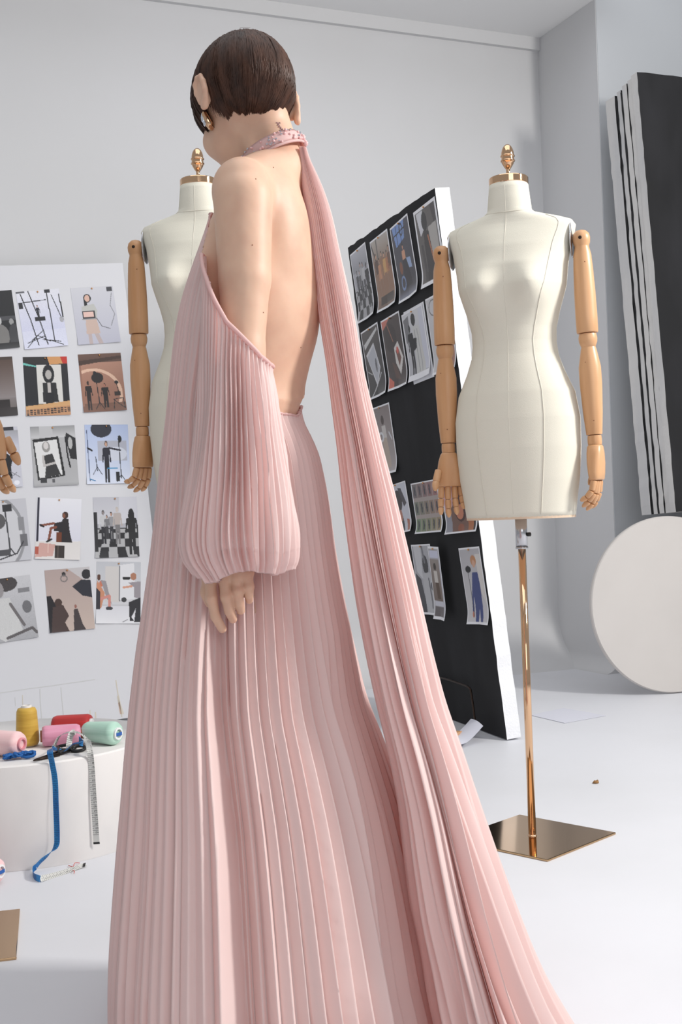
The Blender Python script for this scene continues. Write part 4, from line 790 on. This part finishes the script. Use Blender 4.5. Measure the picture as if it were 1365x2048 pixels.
ev, ef = S.mesh()
# finer block for the near ear and for the hand
def ear(sx):
    E = SDF(np.array(hp(sx*.082, -.004, -.018)) - .055, np.array(hp(sx*.082, -.004, -.018)) + .055, .0016)
    th_ = .5 if sx < 0 else .45; o = hr*sx*math.cos(th_) - hf*math.sin(th_)      # outward direction of the ear plate
    t_ = hf*math.cos(th_) + hr*sx*math.sin(th_); c = hp(sx*.082, -.021, -.024); q = lambda a, b, z: c + o*0 + t_*a + hu*z + np.cross(t_, hu)*0 + (hr*sx)*b
    pts = [(.012, -.002, -.012), (.014, .0, .012), (.008, .004, .027), (-.004, .008, .033), (-.016, .012, .026), (-.019, .013, .010), (-.015, .010, -.008), (-.008, .006, -.022), (.0, .003, -.031)]
    for a, b in zip(pts, pts[1:]): E.cone(q(*a), q(*b), .0038, .0038, .004)
    t2 = t_*-.03 + hr*sx*.013; t2 /= np.linalg.norm(t2); E.ell(q(-.004, .0045, .001), [t2, hu, np.cross(t2, hu)], (.0150, .031, .0036), .006)
    E.ell(q(.001, .003, -.029), [t_, hu, np.cross(t_, hu)], (.008, .009, .005), .005)
    E.cone(q(-.004, .0, .020), q(-.008, .004, -.012), .003, .003, .004)
    E.cone(q(.004, -.011, .012), q(.006, -.011, -.008), .009, .009, .012)
    return E.mesh()
def hand_mesh():
    Hh = SDF(p3(462, 1060, 1.845) - [.09, .06, .0] - [0, 0, .20], p3(462, 1060, 1.845) + [.09, .06, .0] + [0, 0, .01], .0017); Yh = 1.842
    nrm = (0, 1, 0)
    w0 = p3(462, 1085, 1.845); Hh.cone(p3(464, 1050, 1.845), w0, .0245, .022, .01, fl=((0, 1, 0), 1.2))
    kn = [(425, 1150), (448, 1147), (471, 1146), (492, 1146)]
    for i, (x, y) in enumerate(kn): Hh.cone(w0 + [(-.012, -.004, .004, .012)[i], 0, 0], p3(x, y, Yh), .017, .0125, .012, fl=((0, 1, 0), 1.15))
    F = [[(421, 1152, 0), (423, 1196, -.006), (431, 1233, .0), (445, 1258, .010)], [(448, 1149, -.003), (453, 1194, -.010), (459, 1222, -.004), (466, 1238, .006)],
         [(472, 1148, -.003), (476, 1184, -.009), (479, 1208, -.003), (482, 1221, .006)], [(494, 1148, 0), (498, 1174, -.004), (498, 1191, .002), (499, 1200, .010)]]
    R_ = [(.0098, .0090, .0083, .0072), (.0100, .0092, .0086, .0075), (.0096, .0088, .0081, .0073), (.0088, .0081, .0075, .0068)]
    for f, rr in zip(F, R_):
        q = [p3(x, y, Yh + dy) for x, y, dy in f]
        for i in range(3): Hh.cone(q[i], q[i+1], rr[i]*.94, rr[i+1]*.96, .0018)
        Hh.cone(q[1], q[1] + [0, -.0015, 0], rr[1]*1.03, rr[1]*.9, .004); Hh.cone(q[0] + [0, -.004, 0], q[0] + [0, -.005, -.004], .008, .006, .01)
    q = [p3(440, 1110, Yh + .012), p3(420, 1150, Yh + .022), p3(416, 1185, Yh + .030), p3(420, 1205, Yh + .034)]
    for i in range(3): Hh.cone(q[i], q[i+1], (.017, .012, .0105)[i], (.012, .0105, .0085)[i], .008)
    # far hand
    return Hh.mesh()
vs = [ev]; fs = [ef]; k = len(ev)
for v_, f_ in (ear(-1), ear(1), hand_mesh()): vs.append(v_); fs.append(f_ + k); k += len(v_)
F2 = SDF(p3(500, 985, 2.24) - [.07, .07, .17], p3(500, 985, 2.24) + [.07, .07, .03], .003); w0 = p3(500, 980, 2.24)
for i in range(4):
    kx = w0 + FW*(.02 - i*.013) + [0, 0, -.075]; F2.cone(w0, kx, .018, .012, .012); F2.cone(kx, kx + FW*.004 + [0, 0, -.034], .0095, .0088, .003); F2.cone(kx + FW*.004 + [0, 0, -.034], kx + FW*.002 - SD_*.01 + [0, 0, -.064 + .006*abs(i-1)], .0088, .0072, .003)
F2.cone(w0, w0 + FW*.035 - SD_*.015 + [0, 0, -.05], .017, .011, .01); F2.cone(w0 + FW*.035 - SD_*.015 + [0, 0, -.05], w0 + FW*.04 - SD_*.02 + [0, 0, -.085], .011, .008, .005)
v_, f_ = F2.mesh(); vs.append(v_); fs.append(f_ + k)
V_ = np.concatenate(vs); F_ = np.concatenate(fs)
me = bpy.data.meshes.new('person'); me.from_pydata(V_.tolist(), [], F_.tolist()); me.materials.append(M['skin']); me.polygons.foreach_set('use_smooth', [True]*len(F_)); me.update()
bm = bmesh.new(); bm.from_mesh(me)
for _ in range(5): bmesh.ops.smooth_vert(bm, verts=[v for v in bm.verts], factor=.5, use_axis_x=True, use_axis_y=True, use_axis_z=True)
bm.to_mesh(me); bm.free()
person = bpy.data.objects.new('person', me); C.objects.link(person)
tag(person, 'person seen from behind in a backless pink pleated gown, short dark hair, head bowed left', 'person')
def solve(mL, mR, cy, b):       # ellipse (cx,a) at depth cy, half depth b whose silhouettes are the two sight lines
    lo_, hi_ = .001, 1.2
    for _ in range(50):
        a = (lo_ + hi_)/2; cx = mL*cy + math.sqrt(a*a + mL*mL*b*b)
        if mR*cy - cx > math.sqrt(a*a + mR*mR*b*b): lo_ = a
        else: hi_ = a
    return cx, a
class Tab:
    """rows: (py, left px, right px, centre depth, half depth)"""
    def __init__(s, rows):
        R_ = []
        for py, l, r_, cy, b in rows:
            z = CH + ray((l + r_)/2, py)[2]*cy; rl_, rr_ = ray(l, py)[0], ray(r_, py)[0]; cx, a = solve(rl_, rr_, cy, b); R_.append((z, cx, a, cy, b))
        R_.sort(); s.z = [q[0] for q in R_]; s.c = [[q[k] for q in R_] for k in range(1, 5)]
        z0 = s.z[0]
    def at(s, z):
        zz = s.z
        if z < zz[0]:
            t = (zz[0] - z)/(zz[1] - zz[0]); return [c[0] + (c[0]-c[1])*t*.6 for c in s.c]
        # smooth (cosine-free) monotone-ish interpolation: average of neighbouring linear samples
        h = .02; return [sum(float(np.interp(z + d, zz, c)) for d in (-h, -h/2, 0, h/2, h))/5 for c in s.c]
class Cached(Tab):
    def __init__(s, rows): super().__init__(rows); s.cache = {}
    def at_c(s, z):
        k = round(z*2000)
        if k not in s.cache: s.cache[k] = s.at(z)
        return s.cache[k]
pz = lambda py, px=520, Y=DB: float(P(px, py, Y).z)
SK = Cached([(405, 425, 560, 2.06, .10), (440, 418, 600, 2.06, .12), (480, 404, 640, 2.06, .14), (520, 389, 642, 2.06, .145), (560, 375, 648, 2.06, .15), (600, 362, 650, 2.06, .15), (650, 351, 650, 2.06, .15), (700, 344, 645, 2.06, .145),
     (760, 338, 622, 2.06, .135), (810, 333, 604, 2.06, .127), (835, 330, 603, 2.06, .125), (870, 326, 619, 2.06, .127), (900, 322, 636, 2.06, .13), (950, 316, 648, 2.06, .134), (1000, 310, 658, 2.06, .138), (1100, 298, 672, 2.06, .148),
     (1200, 283, 690, 2.05, .162), (1300, 267, 711, 2.03, .185), (1400, 254, 735, 2.005, .21), (1500, 243, 775, 1.975, .235), (1600, 234, 812, 1.95, .26), (1700, 224, 842, 1.92, .28), (1800, 215, 868, 1.895, .30),
     (1900, 207, 892, 1.87, .32), (1980, 204, 912, 1.86, .33), (2048, 204, 928, 1.855, .34), (2100, 203, 938, 1.85, .35)])
def ztop_skirt(ang):
    d = math.degrees(ang) % 360        # 0 = right, 180 = left, 270 = towards the camera
    D = [0, 12, 40, 70, 110, 150, 180, 200, 218, 232, 246, 262, 285, 300, 320, 340, 352, 360]
    Yp = [814, 818, 780, 640, 470, 420, 425, 432, 500, 590, 690, 780, 822, 832, 836, 838, 826, 814]
    return pz(interp(d, D, Yp))
armax = [(p3(486, 400, 1.912), .062), (p3(490, 560, 1.89), .056), (p3(486, 700, 1.875), .05), (p3(462, 1085, 1.845), .04), (p3(462, 1260, 1.845), .06)]
def near_arm(p):
    for (a, ra), (b, rb) in zip(armax, armax[1:]):
        ab = b - a; t = min(1, max(0, (p-a) @ ab/(ab @ ab))); 
        if np.linalg.norm(p - a - ab*t) < ra*(1-t) + rb*t: return True
    return False
nmain = len(ev); zlim = pz(420)
for i in range(nmain):
    v = me.vertices[i]; z = v.co.z
    if z > zlim: continue
    cx, a, cy, b = SK.at_c(z); dx, dy = v.co.x - cx, v.co.y - cy; ang = math.atan2(dy/b, dx/a); zt = ztop_skirt(ang)
    if z > zt + .02: continue
    mg = .014 + .012*min(1, max(0, (1.0 - z)/.4)); mg *= min(1, max(.15, (zt + .02 - z)/.05))
    k_ = math.sqrt((dx/(a-mg))**2 + (dy/(b-mg))**2)
    if k_ > 1 and not near_arm(np.array(v.co)): v.co.x = cx + dx/k_; v.co.y = cy + dy/k_

BV = bvhtree.BVHTree.FromPolygons([tuple(v.co) for v in me.vertices], [tuple(p.vertices) for p in me.polygons])
# lips and lashes
mb = MB(); mb.tube([hp(x, .0935 - abs(x)*.25, -.071 - .0015*math.cos(x*200)) for x in np.linspace(-.018, .018, 9)], [.001, .003, .0042, .005, .0045, .005, .0042, .003, .001], 8); mb.tube([hp(x, .0925 - abs(x)*.25, -.081) for x in np.linspace(-.015, .015, 9)], [.001, .003, .0045, .0055, .0058, .0055, .0045, .003, .001], 8); mb.build('lips', M['lips'], person)
for sx in (-1, 1):
    mb = MB(); mb.tube([hp(sx*(.018 + .026*t), .0885 - .010*t*t + .004*math.sin(PI*t), -.009 - .003*math.sin(PI*t)) for t in np.linspace(0, 1, 9)], [.0006, .0012, .0014, .0016, .0016, .0014, .0012, .001, .0006], 6); mb.build('eyelashes', M['eye'], person)
    mb = MB(); mb.tube([hp(sx*(.012 + .034*t), .0975 - .016*t*t, .014 + .006*math.sin(PI*t*.8)) for t in np.linspace(0, 1, 9)], [.001, .0022, .0024, .0024, .0022, .002, .0018, .0014, .0008], 6); mb.build('eyebrow', M['eye'], person)
def stick(px, py, lift=.0006):
    d = Vector(ray(px, py)).normalized(); hit = BV.ray_cast(Vector((0, 0, CH)), d); return (hit[0] + hit[1]*(lift if hit[1].dot(d) < 0 else -lift)) if hit[0] else None
# tattoo: a small column of leaf-like marks on the side of the neck
mb = MB(); r = random.Random(5)
for i, (x, y, l_, a) in enumerate([(554, 246, 4, .3), (557, 249, 5, -.7), (560, 246, 3, .9), (558, 254, 4, .2), (562, 256, 4, -.9), (561, 261, 4, .5), (565, 259, 4, 1.2), (564, 265, 4, -.4), (567, 267, 4, .8), (569, 272, 3, -.8), (571, 269, 3, .4), (556, 250, 3, 1.5)]):
    q = [stick(x + math.cos(a)*t*l_, y + math.sin(a)*t*l_) for t in (-.5, 0, .5)]
    if all(q): mb.tube(q, [.0004, .0009, .0004], 5)
q = [stick(556 + t*15, 245 + t*30) for t in np.linspace(0, 1, 8)]
if all(q): mb.tube(q, .0004, 5)
if mb.v: mb.build('tattoo', M['ink'], person)
mb = MB()
for x, y in ((512, 358), (547, 335), (527, 625), (602, 695), (505, 490)):
    q = stick(x, y, 0)
    if q: mb.ball(q, .0011, 6)
if mb.v: tag(mb.build('mole', M['woodd'], person), kind='stuff')

# hair: a cap plus combed strands
def hair_end(az):       # az: 0 = forward, +-pi = nape, negative = her left (near the camera on the left)
    a = abs(az); A = [0, .35, .8, 1.15, 1.38, 1.50, 1.70, 1.90, 2.10, 2.4, 2.8, PI]
    T = [1.75, 1.90, 2.16, 2.36, 2.32, 1.66, 1.70, 1.88, 2.34, 2.62, 2.64, 2.60]
    return interp(a, A, T) + (.11*math.exp(-((az-2.25)/.35)**2) if az > 0 else .05*math.exp(-((a-2.1)/.25)**2))
hc = hp(0, -.012, .008); crown = (hu*.93 - hf*.36); crown /= np.linalg.norm(crown); cf = hf - crown*(hf @ crown); cf /= np.linalg.norm(cf); cr = np.cross(cf, crown)
def hair_pt(az, t, off=0.):
    d = crown*math.cos(t) + (cf*math.cos(az) + cr*math.sin(az))*math.sin(t)
    l = np.array([d @ hr, d @ hf, d @ hu]); R_ = 1/math.sqrt((l[0]/.0835)**2 + (l[1]/(.108 if l[1] > 0 else .104))**2 + (l[2]/(.094 if l[2] > 0 else .112))**2)
    low = max(0., t - 1.75)
    if abs(az) > 1.6: R_ -= low*.040*min(1, (abs(az)-1.6)*1.5)
    else: R_ -= low*.012
    return hc + d*(R_ + off)
mb = MB(); NA, NT = 96, 40; rings = []
for j in range(NT+1):
    rings.append([Vector(hair_pt(2*PI*i/NA - PI, max(.01, (hair_end(2*PI*i/NA - PI) - .10)*j/NT), -.002 - .006*(j/NT)**4)) for i in range(NA)])
mb.loft(rings, 0, False)
mb.loft([[p + Vector(hc - np.array(p))*.10 for p in r_] for r_ in rings], 0, False)
r = random.Random(11); strands = MB(); bun = [(r.uniform(-PI, PI), r.uniform(-.05, .05), r.uniform(-.12, .12)) for _ in range(420)]
vv = []; ff = []
for s_ in range(6500):
    az = r.uniform(-PI, PI); b_ = min(bun, key=lambda q: abs((q[0]-az+PI) % (2*PI) - PI)); e = hair_end(az) + b_[1] + r.gauss(.01, .07); t0 = r.uniform(.02, .9) if r.random() < .75 else r.uniform(.9, 1.6)
    if t0 > e - .2: continue
    daz = ((b_[0]-az+PI) % (2*PI) - PI)*.45; off = r.uniform(-.001, .0035); n_ = 9; w_ = r.uniform(.0006, .0011); wob = r.uniform(-.05, .05); ph = r.uniform(0, 6); base = len(vv); side_ = None
    sweep = .35*math.sin(az*1.0) if abs(az) > 1.7 else 0
    for i in range(n_):
        u = i/(n_-1); t = t0 + (e-t0)*u; a = az + daz*u*u + wob*math.sin(u*5 + ph)*u - sweep*u*u*.5 + b_[2]*u*u
        p = hair_pt(a, t, off + .0035*math.sin(PI*min(1, u*1.05))*abs(b_[1])*6 + (.0012*math.sin(a*17 + 2*math.sin(a*5)) if t > 1.2 else 0)*min(1, (t-1.2)*2)); q_ = hair_pt(a + .02, t, off)
        if side_ is None: side_ = 1
        sd = q_ - p; sd /= np.linalg.norm(sd) + 1e-9; dn = p - hc; dn /= np.linalg.norm(dn); ww = w_*(1 if u < .75 else 1 - (u-.75)*3.2)
        vv += [p - sd*ww, p + dn*ww*.8, p + sd*ww]
    for i in range(n_-1):
        k = base + i*3; ff += [(k, k+3, k+4, k+1), (k+1, k+4, k+5, k+2)]
mb.add(vv, ff)
# a few flyaway hairs on the crown
for i in range(22):
    a = r.uniform(-PI, PI); t = r.uniform(.05, .6); p0 = hair_pt(a, t, 0); d = (p0-hc)/np.linalg.norm(p0-hc); mb.tube([p0, p0 + d*.006 + hr*r.uniform(-.008, .008), p0 + d*r.uniform(.006, .014) + hr*r.uniform(-.02, .02)], .00022, 4)
hair = mb.build('hair', M['hair'], person)

# earrings
for sx, nm in ((-1, 'near'), (1, 'far')):
    c = p3(414, 240, 2.055) if sx < 0 else p3(581, 266, 2.12)
    root = MB(); 
    A_ = Vector(c); 
    root.tube([A_ + Vector((-.006, 0, .017)), A_ + Vector((-.003, -.004, .008)), A_ + Vector((.004, -.004, -.008)), A_ + Vector((.0055, 0, -.016))], [.003, .0055, .0065, .0035], 10)
    root.tube([A_ + Vector((.0055, 0, -.016)), A_ + Vector((.010, .004, -.008)), A_ + Vector((.008, .006, .0))], [.0035, .003, .0025], 8)
    er = root.build('earring', M['gold'], person)
    m_ = MB(); m_.ball(A_ + Vector((-.006, -.004, .003)), .0055, 8, sc=(.7, .6, 1.7)); m_.ball(A_ + Vector((-.003, -.006, -.007)), .0045, 8, sc=(.7, .6, 1.4)); auto(m_.build('crystal', M['crystal'], er), 10)

# ------------------------------------------------------------------ pleated gown
def wrap_noise(seed, n=6, kmax=9):
    r = random.Random(seed); q = [(r.randint(1, kmax), r.uniform(0, 2*PI), r.uniform(.4, 1)) for _ in range(n)]; t = sum(x[2] for x in q)
    return lambda u: sum(w_*math.sin(k*2*PI*u + p) for k, p, w_ in q)/t
def smoothstep(a, b, x): t = min(1, max(0, (x-a)/(b-a))); return t*t*(3-2*t)
def pleat(x, sharp=.80):        # knife pleat profile, 0..1
    f = x - math.floor(x); return (f/sharp if f < sharp else (1-f)/(1-sharp))
def cloth(name, tab, ztop, zbot, a0, a1, NP, per, rows, amp, m, parent, folds=(), seed=1, shift=None, thick=None, extra=None, tpow=1.0, ampz=None):
    """pleated sheet on the ellipse table. ztop: function of angle; angles a0..a1; NP pleats"""
    n = NP*per; closed = abs(a1 - a0 - 2*PI) < 1e-6; nz = wrap_noise(seed); nz2 = wrap_noise(seed+1, 8, 14); r = random.Random(seed + 2); pa = [r.uniform(.45, 1.4) for _ in range(NP + 2)]
    cols = n if closed else n + 1; G = []
    for i in range(rows + 1):
        v = (i/rows)**tpow; row = []
        for j in range(cols):
            u = j/n; ang = a0 + (a1-a0)*u; zt = ztop(ang) if callable(ztop) else ztop; z = zt + (zbot - zt)*v
            cx, a, cy, b = tab.at_c(z)
            if shift: ang2 = ang + shift(ang, z, v)
            else: ang2 = ang
            x = a*math.cos(ang2); y = b*math.sin(ang2); nx, ny = math.cos(ang2)/max(a, .01), math.sin(ang2)/max(b, .01); L = math.hypot(nx, ny); nx /= L; ny /= L
            uu = u*NP + .35*nz(u)*min(1, v*2) + .10*nz2(u + v*.05); A_ = amp(z, v)*pa[int(uu) % NP]
            dis = A_*(pleat(uu) - 1.0)
            for (ac, wd, am, z0, z1) in folds:        # soft big folds: (angle, width, depth, begins at z0, full at z1)
                da = (ang2 - ac + PI) % (2*PI) - PI; dis -= am*smoothstep(z0, z1, z)*(math.exp(-(da/wd)**2)) if z0 > z1 else am*smoothstep(z0, z1, z)*math.exp(-(da/wd)**2)
            if extra: dis += extra(ang2, z, v)
            row.append((cx + x + nx*dis, cy + y + ny*dis, z))
        G.append(row)
    vs = [p for r_ in G for p in r_]; fs = []
    for i in range(rows):
        for j in range(cols if closed else cols - 1):
            k = (j+1) % cols; fs.append((i*cols+j, (i+1)*cols+j, (i+1)*cols+k, i*cols+k))
    o = mk(name, vs, fs, m, parent); return o, G
def am_s(z, v): return interp(z, [0, .5, .9, 1.05, 1.3], [.018, .0135, .008, .005, .0036])
def gown_extra(ang, z, v):
    d = math.degrees(ang) % 360
    # overlapping panel edge running down the front of the picture
    edge = interp(z, [0, .3, .55, .75], [260, 258, 256, 253]); w_ = smoothstep(.80, .35, z) if False else max(0, min(1, (.80 - z)/.45))
    t = (d - edge)/10
    step = -.058*w_*smoothstep(-.12, .12, t)*math.exp(-max(0, t)*.5) if abs(t) < 8 else 0
    e2 = interp(z, [0, .4, .8], [313, 319, 328]); t2 = (d - e2)/9; w2 = max(0, min(1, (.62 - z)/.5))
    step2 = -.07*w2*smoothstep(-.12, .12, t2)*math.exp(-max(0, t2)*.28) if abs(t2) < 8 else 0
    u_ = math.radians(d); g_ = abs(math.sin(ang))*max(0, min(1, (1.15 - z)/.9)); s3 = -g_*.016*(.5 + .5*(math.sin(u_*13 + 1.3*math.sin(u_*5 + z*1.5)) + .6*math.sin(u_*23 + 2.1 + z*2))/1.6)
    for c_, wd, am in ((195, 8, .012), (214, 7, .015), (262, 6, .008), (286, 7, .010), (302, 6, .009)): s3 -= am*max(0, min(1, (.9 - z)/.6))*math.exp(-((d - c_ - 3*math.sin(z*5))/wd)**2)
    return step + step2 + s3
gown, GG = cloth('gown', SK, ztop_skirt, .004, PI/2, PI/2 + 2*PI, 66, 13, 230, am_s, M['silk'], person, seed=3, extra=gown_extra)
gown['label'] = 'blush pink pleated gown with open back'
# lining inside the hem region keeps the gown from looking hollow
# waist trim follows the top edge
mb = MB(); pts = [Vector(p) for p in GG[0]]; pts = pts[::4] + [pts[0]]; mb.tube(pts, .0022, 6); mb.build('edging', M['silk2'], gown)

# sleeve: hangs from a gathered diagonal edge and puffs over the wrist
SL = Cached([(480, 402, 545, 1.92, .078), (520, 402, 545, 1.92, .078), (600, 400, 546, 1.91, .078), (660, 399, 546, 1.90, .078), (722, 396, 545, 1.895, .08), (760, 394, 551, 1.89, .082), (820, 391, 559, 1.88, .085), (900, 382, 572, 1.87, .09), (960, 373, 582, 1.86, .094),
     (1020, 360, 592, 1.85, .10), (1060, 353, 599, 1.845, .103), (1085, 351, 601, 1.845, .104), (1110, 356, 602, 1.845, .102), (1130, 366, 600, 1.845, .096), (1145, 378, 597, 1.845, .088), (1155, 392, 590, 1.845, .078), (1162, 405, 578, 1.845, .065)])
def ztop_sleeve(ang):
    d = math.degrees(ang) % 360
    D = [0, 30, 90, 150, 172, 192, 222, 240, 262, 290, 318, 340, 360]
    Yp = [735, 730, 640, 520, 494, 500, 562, 606, 655, 690, 722, 734, 735]
    return pz(interp(d, D, Yp), 470, 1.87)
def zbot_sleeve(ang):
    d = math.degrees(ang) % 360; D = [0, 60, 180, 215, 240, 262, 285, 300, 325, 360]; Yp = [1148, 1140, 1150, 1168, 1166, 1150, 1145, 1150, 1156, 1148]
    return pz(interp(d, D, Yp), 470, 1.76)
NPS, PERS = 50, 10; n = NPS*PERS; rows = 170; nz = wrap_noise(21); nz2 = wrap_noise(22, 8, 12); nz3 = wrap_noise(23, 6, 7); r = random.Random(24); pa = [r.uniform(.4, 1.5) for _ in range(NPS + 1)]; G = []
gath = [(math.radians(a), w_, d_) for a, w_, d_ in ((300, .16, .020), (276, .12, .012), (322, .12, .014), (250, .14, .013), (228, .12, .012), (205, .14, .012), (340, .12, .012))]
for i in range(rows + 1):
    v = i/rows; row = []
    for j in range(n):
        u = j/n; ang = 2*PI*u; zt = ztop_sleeve(ang); zb = zbot_sleeve(ang)
        if v < .93: z = zt + (zb - zt)*(v/.93); inn = 0.
        else: q_ = (v-.93)/.07; z = zb + .0 + .030*math.sin(q_*PI/2) - .004*math.sin(q_*PI); inn = q_
        cx, a, cy, b = SL.at_c(min(z, 2)) ; 
        vv_ = min(1, v/.93)
        if inn > 0: s_ = 1 - .68*inn
        else: s_ = 1
        a2, b2 = a*s_, b*s_; wx = float(P(466, 1120, 1.845).x); cx2 = cx + (wx - cx)*inn*.8; cy2 = cy
        tw = .10*math.sin(vv_*2.4)*math.sin(ang) ; an = ang + tw
        nx, ny = math.cos(an)/a, math.sin(an)/b; L = math.hypot(nx, ny); nx /= L; ny /= L
        uu = u*NPS + .45*nz(u + .02*vv_)*vv_ + .25*nz2(u + .08*vv_)*math.sin(PI*vv_)
        A_ = (.0055 + .009*math.sin(PI*min(1, vv_)**1.1)**.8 + .003*(vv_ > .9))*pa[int(uu) % NPS]
        dis = A_*(pleat(uu, .66) - 1) + .010*nz3(u + .15*vv_)*math.sin(PI*vv_)
        gt = max(0, (vv_-.55)/.45)**1.5
        for ac, wd, dp in gath:
            da = (an - ac + PI) % (2*PI) - PI; dis -= dp*gt*math.exp(-(da/wd)**2)
        dis *= (1 - .4*inn)
        # gathers right under the edging
        ed = math.exp(-vv_*26); dis += .0035*ed*math.sin(u*2*PI*NPS*1.0)
        row.append((cx2 + a2*math.cos(an) + nx*dis, cy2 + b2*math.sin(an) + ny*dis, z + .003*nz2(u*2)*gt))
    G.append(row)
vs = [p for r_ in G for p in r_]; fs = [(i*n+j, (i+1)*n+j, (i+1)*n+(j+1) % n, i*n+(j+1) % n) for i in range(rows) for j in range(n)]
sleeve = mk('sleeve', vs, fs, M['silk'], gown)
mb = MB(); tp_ = []
for j in range(121):
    a_ = 2*PI*j/120; z = ztop_sleeve(a_); cx, a, cy, b = SL.at_c(z); tp_.append(Vector((cx + (a-.001)*math.cos(a_), cy + (b-.001)*math.sin(a_), z + .002)))
mb.tube(tp_, .0036, 8); mb.build('sleeve_edging', M['silk2'], gown)

# scarf train: falls from the clasp at the neck to the floor behind her
TR = Cached([(300, 598, 612, 2.045, .012), (330, 600, 626, 2.045, .016), (370, 603, 645, 2.045, .022), (400, 608, 656, 2.045, .026), (440, 614, 668, 2.045, .03), (500, 620, 680, 2.045, .034), (560, 629, 694, 2.045, .038), (640, 638, 712, 2.04, .042), (740, 654, 728, 2.035, .046), (800, 661, 742, 2.03, .05), (900, 674, 768, 2.01, .056), (1000, 684, 795, 1.99, .064),
     (1100, 697, 818, 1.97, .072), (1200, 711, 843, 1.95, .082), (1300, 729, 866, 1.92, .094), (1400, 750, 892, 1.90, .106), (1500, 774, 928, 1.87, .118), (1600, 793, 962, 1.845, .13), (1700, 803, 998, 1.82, .143), (1800, 815, 1035, 1.80, .156), (1900, 835, 1075, 1.785, .168), (1980, 846, 1114, 1.775, .178), (2048, 862, 1156, 1.77, .186), (2110, 874, 1195, 1.765, .192)])
def am_t(z, v): return interp(z, [0, .4, .8, 1.2, 1.42], [.026, .020, .013, .007, .003])
def tr_extra(ang, z, v):
    d = math.degrees(ang) % 360; k = max(0, min(1, (1.25 - z)/1.0)); s = 0
    for c_, wd, am in ((205, 9, .020), (232, 7, .030), (258, 8, .028), (285, 8, .034), (312, 8, .03), (335, 8, .02), (60, 14, .03), (110, 14, .03), (160, 12, .03)): s -= am*k*math.exp(-((d - c_ - 7*math.sin(z*4 + c_))/wd)**2)
    return s
train, GT = cloth('train', TR, pz(297, 605, 2.045), .004, 0, 2*PI, 40, 12, 220, am_t, M['silk'], gown, seed=9, extra=tr_extra)
# jewelled collar
cc = np.array(P(546, 306, 2.07)); cx_ = np.array([.93, .1, -.05]); 
up_ = np.array([-.40, -.0, .92]); up_ /= np.linalg.norm(up_); e1 = np.array([.92, -.0, .40]); e1 -= up_*(e1 @ up_); e1 /= np.linalg.norm(e1); e2 = np.cross(up_, e1)
rings = []
def col_pt(a, h, o=0.):
    d = e1*math.cos(a)*.054 + e2*math.sin(a)*.062; n_ = d/np.linalg.norm(d); return cc + d + n_*(o - .10*h) + up_*h
for a in np.linspace(0, 2*PI, 97)[:-1]: rings.append([Vector(col_pt(a, h, o)) for h, o in ((-.011, .001), (-.004, .0032), (.006, .0032), (.012, .001), (.006, -.0012), (-.004, -.0012))])
rings.append(rings[0]); mb = MB(); mb.loft(rings, 0, False); mb.tube([Vector(col_pt(a, -.011, .0015)) for a in np.linspace(0, 2*PI, 60)], .0025, 6)
collar = mb.build('collar', M['silk2'], gown)
r = random.Random(17); g0 = None
proto_c = MB(); proto_c.ball((0, 0, 0), .0024, 6, sc=(1, 1, .8)); pc_ = proto_c.build('crystal', M['crystal'], gown, False); proto_b = MB(); proto_b.ball((0, 0, 0), .0026, 8); pb_ = proto_b.build('bead', M['bead'], gown)
first = {0: True, 1: True}; cnt = {0: 0, 1: 0}
for i in range(150):
    a = r.uniform(0, 2*PI); h = r.uniform(-.008, .011); k_ = 0 if r.random() < .45 else 1
    src = (pc_, pb_)[k_]
    if first[k_]: o = src; first[k_] = False
    else: o = src.copy(); C.objects.link(o)
    o.parent = gown; o.location = Vector(col_pt(a, h, .0042)); o.scale = [r.uniform(.6, 1.15)]*3; cnt[k_] += 1
mb = MB(); c_ = col_pt(-.25, -.004, .004)
for (dx, dz) in ((0, 0), (.004, -.010)): mb.ball(c_ + np.array([dx, -.002, dz]), .0045, 10, sc=(1, .6, 1.3))
mb.build('clasp', M['bead'], gown)
